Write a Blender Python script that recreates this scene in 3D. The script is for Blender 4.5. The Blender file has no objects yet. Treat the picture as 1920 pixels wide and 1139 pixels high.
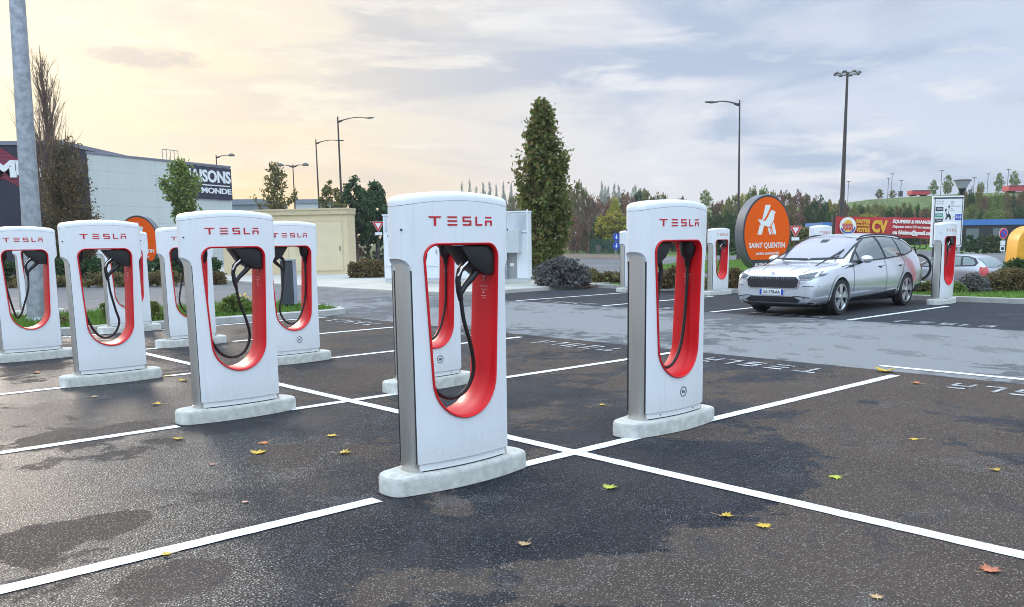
import bpy, bmesh, math, random
import numpy as np
from mathutils import Vector, Matrix
from mathutils.bvhtree import BVHTree
R = math.radians
SC = bpy.context.scene
COL = SC.collection

# ------------------------------------------------------------------ camera
F, Y0, YH, RO, HC = 1652.8, 706.5, 455.3, .0147, 1.7        # focal length, optical centre, horizon and roll at 1920 px width
P_ = math.atan2(Y0-YH, F); cP, sP, cR, sR = math.cos(P_), math.sin(P_), math.cos(RO), math.sin(RO)
cam = bpy.data.cameras.new('camera'); camo = bpy.data.objects.new('camera', cam); COL.objects.link(camo)
Xv = Vector((1,0,0)); Uv = Vector((0,sP,cP)); Fv = Vector((0,cP,-sP))
rt = Xv*cR - Uv*sR; up = Xv*sR + Uv*cR
camo.matrix_world = Matrix(((rt.x,up.x,-Fv.x,0),(rt.y,up.y,-Fv.y,0),(rt.z,up.z,-Fv.z,HC),(0,0,0,1)))
cam.sensor_width = 36; cam.lens = F/1920*36; cam.shift_y = (Y0-569.5)/1920
cam.clip_start = .05; cam.clip_end = 3000
SC.camera = camo
SC.cycles.filter_width = 1.0
SC.view_settings.view_transform = 'Standard'; SC.view_settings.look = 'None'
SC.view_settings.exposure = 0.36; SC.view_settings.gamma = 1

def ray(px, py):
    x = px-960; y = -(py-Y0); x, y = cR*x+sR*y, -sR*x+cR*y
    return (x, F*cP+y*sP, -F*sP+y*cP)
def gp(px, py, z=0.):
    "ground point seen at a pixel of the 1920 px photograph"
    d = ray(px, py); t = (z-HC)/d[2]; return Vector((d[0]*t, d[1]*t, z))
def at(px, py, Y):
    "point at depth Y seen at a pixel"
    d = ray(px, py); t = Y/d[1]; return Vector((d[0]*t, Y, HC+d[2]*t))
TA = R(48.23); AV = Vector((math.sin(TA), math.cos(TA), 0)); BV = Vector((AV.y, -AV.x, 0))
ROTA = math.pi/2-TA
def AB(a, b, z=0.): return AV*a + BV*b + Vector((0,0,z))    # parking grid: a along the bay lines, b across them

# ------------------------------------------------------------------ node helpers
class NT:
    def __init__(s, nt): s.nt = nt; s.n = nt.nodes; s.l = nt.links
    def new(s, t, **k):
        nd = s.n.new(t)
        for a, v in k.items(): setattr(nd, a, v)
        return nd
    def inp(s, sock, v):
        if hasattr(v, 'is_linked') or isinstance(v, bpy.types.NodeSocket): s.l.new(v, sock)
        elif v is not None: sock.default_value = v
    def math(s, op, a, b=None, c=None, clamp=False):
        nd = s.new('ShaderNodeMath', operation=op, use_clamp=clamp)
        s.inp(nd.inputs[0], a)
        if b is not None: s.inp(nd.inputs[1], b)
        if c is not None: s.inp(nd.inputs[2], c)
        return nd.outputs[0]
    def sstep(s, v, a, b, o0=0., o1=1.):
        nd = s.new('ShaderNodeMapRange', interpolation_type='SMOOTHSTEP')
        s.inp(nd.inputs[0], v); nd.inputs[1].default_value = a; nd.inputs[2].default_value = b
        nd.inputs[3].default_value = o0; nd.inputs[4].default_value = o1
        return nd.outputs[0]
    def mix(s, f, a, b, mode='MIX'):
        nd = s.new('ShaderNodeMix', data_type='RGBA', blend_type=mode)
        s.inp(nd.inputs[0], f); s.inp(nd.inputs[6], a); s.inp(nd.inputs[7], b)
        return nd.outputs[2]
    def noise(s, vec, scale, detail=3, rough=.55, dim='3D', lac=2.0, dist=0.):
        nd = s.new('ShaderNodeTexNoise', noise_dimensions=dim)
        if vec is not None: s.l.new(vec, nd.inputs['Vector'])
        nd.inputs['Scale'].default_value = scale; nd.inputs['Detail'].default_value = detail
        nd.inputs['Roughness'].default_value = rough; nd.inputs['Distortion'].default_value = dist
        return nd.outputs['Fac']
    def ramp(s, f, stops):
        nd = s.new('ShaderNodeValToRGB'); el = nd.color_ramp.elements
        while len(el) < len(stops): el.new(.5)
        for e, (p, c) in zip(el, stops): e.position = p; e.color = (*c, 1) if len(c) == 3 else c
        s.inp(nd.inputs[0], f); return nd.outputs[0]
    def mapping(s, vec, loc=(0,0,0), rot=(0,0,0), sca=(1,1,1)):
        nd = s.new('ShaderNodeMapping'); s.l.new(vec, nd.inputs[0])
        nd.inputs[1].default_value = loc; nd.inputs[2].default_value = rot; nd.inputs[3].default_value = sca
        return nd.outputs[0]
def c4(c): return (c[0], c[1], c[2], 1)
def srgb(r, g, b): return tuple(((v/255)/12.92 if v <= 10 else ((v/255+.055)/1.055)**2.4) for v in (r, g, b))

# ------------------------------------------------------------------ sky and sun
W = bpy.data.worlds.new('World'); SC.world = W; W.use_nodes = True
t = NT(W.node_tree); t.n.clear()
SUN_AZ, SUN_EL = R(-31), R(19)            # low behind the buildings on the left
out = t.new('ShaderNodeOutputWorld'); bg = t.new('ShaderNodeBackground'); t.l.new(bg.outputs[0], out.inputs[0])
sky = t.new('ShaderNodeTexSky', sky_type='NISHITA'); sky.sun_disc = False
sky.sun_elevation = SUN_EL; sky.sun_rotation = SUN_AZ; sky.air_density = 1.2; sky.dust_density = 2.5
tc = t.new('ShaderNodeTexCoord'); D = tc.outputs['Generated']
sx = t.new('ShaderNodeSeparateXYZ'); t.l.new(D, sx.inputs[0]); dx, dy, dz = sx.outputs
az = t.math('ARCTAN2', dx, dy)                                # 0 straight ahead, negative to the left
ahead = t.sstep(t.math('ABSOLUTE', az), 2.2, 1.1)
low = t.sstep(dz, .62, .04)
warm = t.math('MULTIPLY', t.sstep(az, .18, -.34), low)
warm = t.math('MULTIPLY', warm, t.sstep(az, -1.9, -1.1))
cool = t.mix(t.sstep(dz, .0, .20), c4(srgb(220,229,243)), c4(srgb(206,218,241)))
cool = t.mix(t.sstep(az, .05, .50), c4(srgb(228,230,238)), cool)
wcol = t.mix(t.sstep(dz, .01, .16), c4(srgb(255,220,168)), c4(srgb(247,231,198)))
base = t.mix(warm, cool, wcol)
# streaky overcast: broad soft bands, finer wisps, a few darker bars
cv = t.mapping(D, sca=(1.0, 1.0, 4.2), rot=(0, 0.05, 0))
n1 = t.noise(cv, 2.3, 5, .55, dist=.5); n2 = t.noise(t.mapping(D, loc=(3,1,7), sca=(1,1,5.5), rot=(0,.09,0)), 6.0, 6, .6, dist=.35)
n3 = t.noise(t.mapping(D, loc=(9,4,2), sca=(1,1,3)), 3.6, 5, .6)
grey = t.mix(warm, c4(srgb(166,186,217)), c4(srgb(228,216,200)))
base = t.mix(t.math('MULTIPLY', t.sstep(n1, .45, .60), .80), base, grey)
white = t.mix(warm, c4(srgb(240,242,248)), c4(srgb(255,240,214)))
base = t.mix(t.math('MULTIPLY', t.sstep(n2, .50, .68), .85), base, white)
darkbar = t.math('MULTIPLY', t.sstep(n3, .60, .76), t.sstep(dz, .03, .12))
base = t.mix(t.math('MULTIPLY', darkbar, .5), base, t.mix(warm, c4(srgb(182,192,216)), c4(srgb(214,205,194))))
# the one grey cloud bar above the big store on the left
cb = t.math('ADD', t.math('POWER', t.math('MULTIPLY', t.math('ADD', az, .385), 15.5), 2.), t.math('POWER', t.math('MULTIPLY', t.math('ADD', dz, -.186), 105.), 2.))
cbn = t.noise(t.mapping(D, sca=(1,1,2.2)), 26, 4, .6)
cbm = t.sstep(t.math('ADD', cb, t.math('MULTIPLY', t.math('ADD', cbn, -.5), 3.4)), 1.25, .1)
base = t.mix(t.math('MULTIPLY', cbm, .75), base, c4(srgb(176,176,184)))
# unseen sky overhead and behind is boosted and blued to light camera-facing sides
lift = t.math('ADD', .78, t.math('MULTIPLY', t.sstep(dz, .25, .75), 1.25))
lift = t.math('ADD', lift, t.math('MULTIPLY', t.math('MULTIPLY', t.sstep(t.math('ABSOLUTE', az), 1.0, 2.2), t.sstep(dz, -.02, .3)), .75))
gx = t.math('POWER', t.math('MULTIPLY', t.math('ADD', az, .60), 2.4), 2.); gz = t.math('POWER', t.math('MULTIPLY', t.math('ADD', dz, -.46), 4.4), 2.)
glow = t.sstep(t.math('ADD', gx, gz), 1., .0)
lift = t.math('ADD', lift, t.math('MULTIPLY', glow, 1.5))
back = t.math('MAXIMUM', t.sstep(t.math('ABSOLUTE', az), .8, 1.7), t.sstep(dz, .35, .7))
back = t.math('MULTIPLY', back, t.sstep(glow, .5, .0))
base = t.mix(t.math('MULTIPLY', back, .85), base, c4(srgb(197,219,239)))
vm = t.new('ShaderNodeVectorMath', operation='SCALE'); t.l.new(base, vm.inputs[0]); t.inp(vm.inputs['Scale'], t.math('MULTIPLY', lift, 10.0))
colr = t.mix(.93, sky.outputs[0], vm.outputs[0])
t.l.new(colr, bg.inputs[0]); bg.inputs[1].default_value = .1
sl = bpy.data.lights.new('sun', 'SUN'); sl.energy = 1.5; sl.angle = R(16); sl.color = (1, .86, .70)
so = bpy.data.objects.new('sun', sl); COL.objects.link(so)
sd = Vector((math.sin(SUN_AZ)*math.cos(SUN_EL), math.cos(SUN_AZ)*math.cos(SUN_EL), math.sin(SUN_EL)))
so.rotation_euler = (-sd).to_track_quat('-Z', 'Y').to_euler()

# ------------------------------------------------------------------ materials
MATS = {}
def newmat(name):
    m = bpy.data.materials.new(name); m.use_nodes = True; q = NT(m.node_tree)
    b = q.n['Principled BSDF']; MATS[name] = m
    return m, q, b
def pmat(name, col, rough=.5, metal=0., var=.06, nscale=6., bump=0., bscale=60., coat=0., spec=.5, dirt=0.):
    "painted / plain surface with a little procedural wear"
    m, q, b = newmat(name)
    g = q.new('ShaderNodeTexCoord').outputs['Object']
    n = q.noise(g, nscale, 4, .6)
    lo = tuple(max(0, v*(1-var)) for v in col); hi = tuple(min(1, v*(1+var)) for v in col)
    cl = q.mix(q.sstep(n, .3, .7), c4(lo), c4(hi))
    if dirt:
        cl = q.mix(q.math('MULTIPLY', q.sstep(q.noise(q.mapping(g, sca=(1,1,.35)), 9, 5, .65), .52, .75), dirt), cl, c4(tuple(v*.55 for v in col)))
    q.l.new(cl, b.inputs['Base Color'])
    q.inp(b.inputs['Roughness'], q.math('ADD', q.math('MULTIPLY', q.noise(g, nscale*3, 3), .12), rough-.06))
    b.inputs['Metallic'].default_value = metal; b.inputs['Specular IOR Level'].default_value = spec
    b.inputs['Coat Weight'].default_value = coat; b.inputs['Coat Roughness'].default_value = .08
    if bump:
        bn = q.new('ShaderNodeBump'); bn.inputs['Strength'].default_value = bump; bn.inputs['Distance'].default_value = .01
        q.l.new(q.noise(g, bscale, 4, .6), bn.inputs['Height']); q.l.new(bn.outputs[0], b.inputs['Normal'])
    return m
pmat('shell_white', (.80,.81,.83), .34, var=.015, nscale=3, coat=.35)
def shell_grime():
    m = MATS['shell_white']; q = NT(m.node_tree); b = q.n['Principled BSDF']
    g = q.new('ShaderNodeTexCoord').outputs['Object']; s = q.new('ShaderNodeSeparateXYZ'); q.l.new(g, s.inputs[0]); oi = q.new('ShaderNodeObjectInfo').outputs['Random']
    gv = q.new('ShaderNodeVectorMath', operation='ADD'); q.l.new(g, gv.inputs[0]); cb = q.new('ShaderNodeCombineXYZ'); q.l.new(q.math('MULTIPLY', oi, 50.), cb.inputs[0]); q.l.new(cb.outputs[0], gv.inputs[1])
    spl = q.math('MULTIPLY', q.sstep(q.noise(gv.outputs[0], 55, 4, .7), .58, .66), q.sstep(s.outputs[2], .75, .12))
    stk = q.math('MULTIPLY', q.sstep(q.noise(q.mapping(gv.outputs[0], sca=(1,1,.05)), 26, 5, .65), .56, .74), .30)
    film = q.math('MULTIPLY', q.sstep(s.outputs[2], .42, .14), .35)
    old = b.inputs['Base Color'].links[0].from_socket
    q.l.new(q.mix(q.math('MINIMUM', q.math('ADD', q.math('ADD', q.math('MULTIPLY', spl, .55), stk), film), .7), old, c4((.56,.55,.52))), b.inputs['Base Color'])
shell_grime()
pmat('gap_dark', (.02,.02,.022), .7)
pmat('liner_red', (.66,.008,.014), .42, var=.05, coat=.08, spec=.3)
pmat('logo_red', (.55,.012,.02), .4)
pmat('black_plastic', (.012,.012,.014), .42, bump=.1, bscale=200)
pmat('cable_black', (.010,.010,.011), .55)
pmat('silver_trim', (.75,.75,.76), .25, metal=1.)
pmat('icon_white', (.8,.55,.55), .5)
pmat('mark_dark', (.02,.025,.04), .5)
pmat('concrete', (.56,.55,.505), .88, var=.14, nscale=14, bump=.5, bscale=90, dirt=.35)
pmat('kerb_concrete', (.42,.41,.385), .9, var=.12, nscale=3, bump=.4, bscale=40, dirt=.3)
pmat('pavement_concrete', (.43,.41,.37), .9, var=.10, nscale=.5, bump=.3, bscale=30, dirt=.3)
pmat('screw_steel', (.4,.4,.42), .35, metal=1.)
def steel():
    m, q, b = newmat('brushed_steel')
    g = q.new('ShaderNodeTexCoord').outputs['Object']
    n = q.noise(q.mapping(g, sca=(60,60,1.2)), 4, 4, .6); n2 = q.noise(g, 2.2, 3)
    q.l.new(q.mix(n, c4((.52,.49,.45)), c4((.72,.69,.64))), b.inputs['Base Color'])
    b.inputs['Metallic'].default_value = .92
    q.inp(b.inputs['Roughness'], q.math('ADD', q.math('MULTIPLY', n2, .2), .34))
    b.inputs['Anisotropic'].default_value = .5
steel()
def concrete_pits():
    m = MATS['concrete']; q = NT(m.node_tree); b = q.n['Principled BSDF']
    g = q.new('ShaderNodeTexCoord').outputs['Object']
    v = q.new('ShaderNodeTexVoronoi'); q.l.new(g, v.inputs['Vector']); v.inputs['Scale'].default_value = 26
    pit = q.math('MULTIPLY', q.sstep(v.outputs['Distance'], .10, .05), q.sstep(q.noise(g, 5, 2), .52, .6))
    old = b.inputs['Base Color'].links[0].from_socket
    q.l.new(q.mix(pit, old, c4((.07,.068,.06))), b.inputs['Base Color'])
concrete_pits()

def asphalt(name, dark, brown, blobs, thr, rough, grain=1.0, soft=.02, sca=.55, wet=.5, damp_sheen=()):
    "aggregate in bitumen with sharp-edged worn patches; blobs = (x, y, radius, push) move the patch edges"
    m, q, b = newmat(name)
    g = q.new('ShaderNodeNewGeometry').outputs['Position']
    n = q.math('ADD', q.math('MULTIPLY', q.noise(g, sca, 7, .60, dist=.4), 1.0), q.math('MULTIPLY', q.math('ADD', q.noise(g, 2.3, 10, .74, dist=.5), -.5), .95))
    for (x, y, r, a) in blobs:
        dn = q.new('ShaderNodeVectorMath', operation='DISTANCE'); q.l.new(g, dn.inputs[0]); dn.inputs[1].default_value = (x, y, 0)
        n = q.math('ADD', n, q.sstep(dn.outputs['Value'], r, r*.25, 0, a))
    mask = q.sstep(n, thr-soft, thr+soft)
    fine = q.math('ADD', q.math('MULTIPLY', q.noise(g, 70, 3, .75), .62), q.math('MULTIPLY', q.noise(g, 17, 4, .7), .38)); vor = q.new('ShaderNodeTexVoronoi'); q.l.new(g, vor.inputs['Vector']); vor.inputs['Scale'].default_value = 72
    big = q.noise(g, .9, 4, .6)
    def tone(c, k): return tuple(v*k for v in c)
    ft = q.sstep(q.math('ADD', q.math('MULTIPLY', fine, .6), q.math('MULTIPLY', q.math('SUBTRACT', .75, vor.outputs['Distance']), .5)), .47, .67)
    cd = q.mix(ft, c4(tone(dark, 1-.72*grain)), c4(tone(dark, 1+.34*grain)))
    cb = q.mix(ft, c4(tone(brown, 1-.66*grain)), c4(tone(brown, 1+.14*grain)))
    cl = q.mix(mask, cd, cb)
    cl = q.mix(q.math('MULTIPLY', q.sstep(big, .35, .7), .30), cl, q.mix(.5, cl, c4(tone(brown, .55))))
    film = q.sstep(q.math('ADD', q.noise(q.mapping(g, loc=(7,3,0)), 1.1, 9, .72, dist=.5), q.math('MULTIPLY', q.math('SUBTRACT', ft, .5), .10)), .535, .60)
    cl = q.mix(q.math('MULTIPLY', film, q.math('MULTIPLY_ADD', ft, .40, .08)), cl, c4((.30,.30,.315)))
    film2 = q.sstep(q.noise(q.mapping(g, loc=(-4,9,2), rot=(0,0,.75), sca=(1,.45,1)), 1.6, 9, .72), .56, .60)
    cl = q.mix(q.math('MULTIPLY', film2, .38), cl, c4(tone(dark, .45)))
    # scattered pale stones and dark pits
    v2 = q.new('ShaderNodeTexVoronoi'); q.l.new(g, v2.inputs['Vector']); v2.inputs['Scale'].default_value = 46
    rnd = q.new('ShaderNodeSeparateColor'); q.l.new(v2.outputs['Color'], rnd.inputs[0])
    st = q.math('MULTIPLY', q.sstep(v2.outputs['Distance'], .42, .30), q.sstep(rnd.outputs[0], .955, .965))
    cl = q.mix(q.math('MULTIPLY', st, .18*grain), cl, c4((.19,.185,.18)))
    q.l.new(cl, b.inputs['Base Color'])
    q.inp(b.inputs['Roughness'], q.math('ADD', rough, q.math('MULTIPLY', mask, .16)))
    cav = q.math('MULTIPLY_ADD', q.math('POWER', ft, 1.4), .80, .06)
    wl = q.math('SUBTRACT', wet*.8, q.math('MULTIPLY', mask, wet*.66))
    if damp_sheen:
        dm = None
        for (x, y, r) in damp_sheen:
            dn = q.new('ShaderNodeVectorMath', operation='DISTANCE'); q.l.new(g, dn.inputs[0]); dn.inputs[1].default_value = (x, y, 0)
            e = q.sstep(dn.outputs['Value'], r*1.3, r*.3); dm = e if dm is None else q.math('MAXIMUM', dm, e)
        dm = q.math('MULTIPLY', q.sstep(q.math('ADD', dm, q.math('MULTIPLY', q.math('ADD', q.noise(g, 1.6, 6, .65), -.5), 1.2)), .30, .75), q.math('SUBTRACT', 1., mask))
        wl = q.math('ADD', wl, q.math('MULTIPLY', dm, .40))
        cl = q.mix(q.math('MULTIPLY', dm, q.math('MULTIPLY', ft, .80)), cl, c4((.44,.42,.35))); q.l.new(cl, b.inputs['Base Color'])  # damp adds gloss; the pale tone paints the low sun's sheen into the colour
    q.inp(b.inputs['Specular IOR Level'], q.math('MULTIPLY', wl, cav))
    bn = q.new('ShaderNodeBump'); bn.inputs['Strength'].default_value = .5*grain; bn.inputs['Distance'].default_value = .010
    q.l.new(q.math('ADD', fine, q.math('MULTIPLY', vor.outputs['Distance'], -.8)), bn.inputs['Height']); q.l.new(bn.outputs[0], b.inputs['Normal'])
    return m
bl = []
bl_extra = [(200,985,.26,.24),(330,1085,.30,.24),(60,1010,.35,.24),(430,1040,.35,.24),(110,820,.30,.24),(250,800,.25,.24),(60,690,.5,.24),(560,840,.35,.24),(830,950,.22,.24),(1080,1080,.35,.24),(1200,1090,.3,.24),(880,1090,.2,.24)]
for (px, py, r, a) in [(1800,1090,1.6,.30),(1760,850,1.5,.22),(1480,1080,.75,.22),(1830,980,1.2,.3),(1350,880,1.15,-.30),(1080,960,1.0,-.28),(1100,1100,.28,.22),(560,1000,1.0,-.2),
                       (200,985,.30,.22),(330,1085,.30,.2),(520,850,.28,.2),(150,820,.45,.22),(1300,815,.5,.22),(1560,760,.9,.22),(1400,720,1.3,.12),(1800,720,1.6,.25),(1600,760,.5,-.2),
                       (700,700,1.0,.2),(640,720,.9,.16),(1050,690,.8,.16),(60,940,.9,-.25),(250,900,.8,-.25),(420,1010,.8,-.2),(120,730,1.2,-.15),(300,740,1.4,-.2),(640,800,1.2,-.15),(1000,900,.6,-.1),(700,1090,.3,.16),(1180,1060,.25,.18),(880,960,.25,.2)]:
    q_ = gp(px, py); bl.append((q_.x, q_.y, r*1.3, a))
for (px, py, r, a) in bl_extra:
    q_ = gp(px, py); bl.append((q_.x, q_.y, r*1.3, a))
asphalt('asphalt_bays', (.090,.098,.122), (.300,.240,.206), bl, .535, .42, grain=1.15, wet=.60, damp_sheen=[(*gp(120,880).xy, 1.7), (*gp(420,860).xy, 1.3), (*gp(250,1100).xy, .9), (*gp(60,720).xy, 2.2), (*gp(150,1000).xy,1.2)])
asphalt('asphalt_lane', (.17,.174,.184), (.35,.352,.36), [(*gp(1750,650).xy, 4.0, .3), (*gp(1250,630).xy, 3.2, .02), (*gp(1000,600).xy, 4, .2)], .50, .62, grain=.55, soft=.03, sca=.32, wet=.3)
asphalt('asphalt_far', (.075,.078,.088), (.105,.103,.106), [], .66, .62, grain=.6, soft=.1, wet=.3)
asphalt('asphalt_ground', (.18,.18,.185), (.26,.255,.255), [], .52, .62, grain=.35, soft=.06, sca=.18, wet=.3)
asphalt('asphalt_brown', (.20,.155,.125), (.26,.21,.175), [], .55, .8, grain=.3, wet=.2)
def paint_mat():
    m, q, b = newmat('road_paint')
    g = q.new('ShaderNodeNewGeometry').outputs['Position']
    w = q.math('ADD', q.math('MULTIPLY', q.noise(g, 60, 4, .7), .7), q.math('MULTIPLY', q.noise(g, 6, 4, .6), .35))
    q.l.new(q.mix(q.sstep(w, .555, .66), c4((.78,.79,.80)), c4((.33,.33,.33))), b.inputs['Base Color'])
    b.inputs['Roughness'].default_value = .6
    bn = q.new('ShaderNodeBump'); bn.inputs['Strength'].default_value = .35; bn.inputs['Distance'].default_value = .006
    q.l.new(q.noise(g, 95, 3, .7), bn.inputs['Height']); q.l.new(bn.outputs[0], b.inputs['Normal'])
paint_mat()
def worn_paint():
    m, q, b = newmat('worn_paint'); g = q.new('ShaderNodeNewGeometry').outputs['Position']
    w = q.math('ADD', q.math('MULTIPLY', q.noise(g, 70, 4, .75), .6), q.math('MULTIPLY', q.noise(g, 5, 4, .65), .5))
    q.l.new(q.mix(q.sstep(w, .47, .63), c4((.52,.53,.55)), c4((.12,.12,.125))), b.inputs['Base Color']); b.inputs['Roughness'].default_value = .7
worn_paint()
def leaf_mat(name, cols, rough=.6, trans=.25):
    m, q, b = newmat(name)
    r = q.new('ShaderNodeNewGeometry').outputs['Random Per Island']
    oi = q.new('ShaderNodeObjectInfo').outputs['Random']
    st = [(i/max(1,len(cols)-1), c) for i, c in enumerate(cols)]
    cl = q.ramp(r, st)
    hs = q.new('ShaderNodeHueSaturation'); q.l.new(cl, hs.inputs['Color'])
    q.inp(hs.inputs['Value'], q.math('ADD', .85, q.math('MULTIPLY', oi, .3)))
    q.inp(hs.inputs['Hue'], q.math('ADD', .49, q.math('MULTIPLY', oi, .02)))
    q.l.new(hs.outputs[0], b.inputs['Base Color']); b.inputs['Roughness'].default_value = rough
    b.inputs['Specular IOR Level'].default_value = .25
    tr = q.new('ShaderNodeBsdfTranslucent'); q.l.new(hs.outputs[0], tr.inputs[0])
    mx = q.new('ShaderNodeMixShader'); mx.inputs[0].default_value = trans
    q.l.new(b.outputs[0], mx.inputs[1]); q.l.new(tr.outputs[0], mx.inputs[2]); q.l.new(mx.outputs[0], q.n['Material Output'].inputs[0])
    return m
leaf_mat('leaf_hornbeam', [(.10,.15,.03),(.14,.17,.045),(.17,.125,.04),(.075,.12,.028),(.23,.15,.055),(.12,.16,.04)])
leaf_mat('leaf_dark', [(0.026,0.065,0.020),(0.043,0.094,0.029),(0.065,0.116,0.036),(0.029,0.058,0.022)])
leaf_mat('leaf_green', [(.10,.17,.035),(.17,.23,.05),(.22,.26,.07),(.11,.16,.045)])
leaf_mat('leaf_yellow', [(0.290,0.275,0.036),(0.406,0.334,0.043),(0.217,0.232,0.043),(0.435,0.290,0.043)])
leaf_mat('leaf_rust', [(.26,.155,.105),(.30,.17,.12),(.21,.14,.10),(.27,.13,.10)])
leaf_mat('leaf_olive', [(.15,.165,.055),(.20,.19,.065),(.24,.19,.07),(.13,.15,.05)])
leaf_mat('leaf_grey', [(0.145,0.152,0.145),(0.217,0.225,0.217),(0.102,0.094,0.087),(0.174,0.131,0.123)])
leaf_mat('leaf_brownhedge', [(0.174,0.123,0.051),(0.116,0.109,0.043),(0.232,0.160,0.065),(0.102,0.072,0.043)])
leaf_mat('leaf_haze', [(.36,.38,.33),(.42,.42,.34),(.34,.38,.36)])  # leaf tones paled so the distance haze is part of the colour
leaf_mat('grass_blade', [(.09,.19,.025),(.13,.25,.035),(.07,.14,.02),(.16,.26,.05)], trans=.3)
pmat('bark', (.075,.060,.048), .9, var=.3, nscale=12, bump=.4, bscale=20)
pmat('twig', (.15,.10,.072), .9, var=.3)
def ground_green(name, c1, c2, sc=2.):
    m, q, b = newmat(name); g = q.new('ShaderNodeNewGeometry').outputs['Position']
    n = q.math('ADD', q.math('MULTIPLY', q.noise(g, sc, 6, .65), .7), q.math('MULTIPLY', q.noise(g, sc*14, 3, .7), .4))
    q.l.new(q.mix(q.sstep(n, .38, .72), c4(c1), c4(c2)), b.inputs['Base Color']); b.inputs['Roughness'].default_value = .9
    b.inputs['Specular IOR Level'].default_value = .1
    bn = q.new('ShaderNodeBump'); bn.inputs['Strength'].default_value = .8; bn.inputs['Distance'].default_value = .05
    q.l.new(n, bn.inputs['Height']); q.l.new(bn.outputs[0], b.inputs['Normal'])
ground_green('turf', (.055,.12,.018), (.13,.22,.04))
ground_green('hillside', (.04,.055,.025), (.10,.13,.04), .15)
ground_green('hillgrass', (.085,.115,.04), (.14,.175,.07), .2)
ground_green('bed_soil', (.05,.045,.03), (.09,.10,.035), 3)
# ------------------------------------------------------------------ mesh helpers
def tag(o, label=None, cat=None, group=None, kind=None):
    if label: o['label'] = label
    if cat: o['category'] = cat
    if group: o['group'] = group
    if kind: o['kind'] = kind
    return o
def empty(name, loc=(0,0,0), rz=0., label=None, cat=None, group=None, scale=None):
    o = bpy.data.objects.new(name, None); COL.objects.link(o); o.location = loc; o.rotation_euler = (0,0,rz)
    o.empty_display_size = .2
    if scale: o.scale = scale
    return tag(o, label, cat, group)
def kids(o): return [x for x in bpy.data.objects if x.parent == o]
def copy_tree(o, parent=None):
    c = o.copy(); COL.objects.link(c); c.parent = parent
    for ch in kids(o):
        if ch is not c: copy_tree(ch, c)
    return c
def link_mesh(name, me, mat, parent=None):
    o = bpy.data.objects.new(name, me); COL.objects.link(o); o.parent = parent
    if mat:
        for mm in (mat if isinstance(mat, (list, tuple)) else [mat]): me.materials.append(MATS[mm])
    return o
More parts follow.
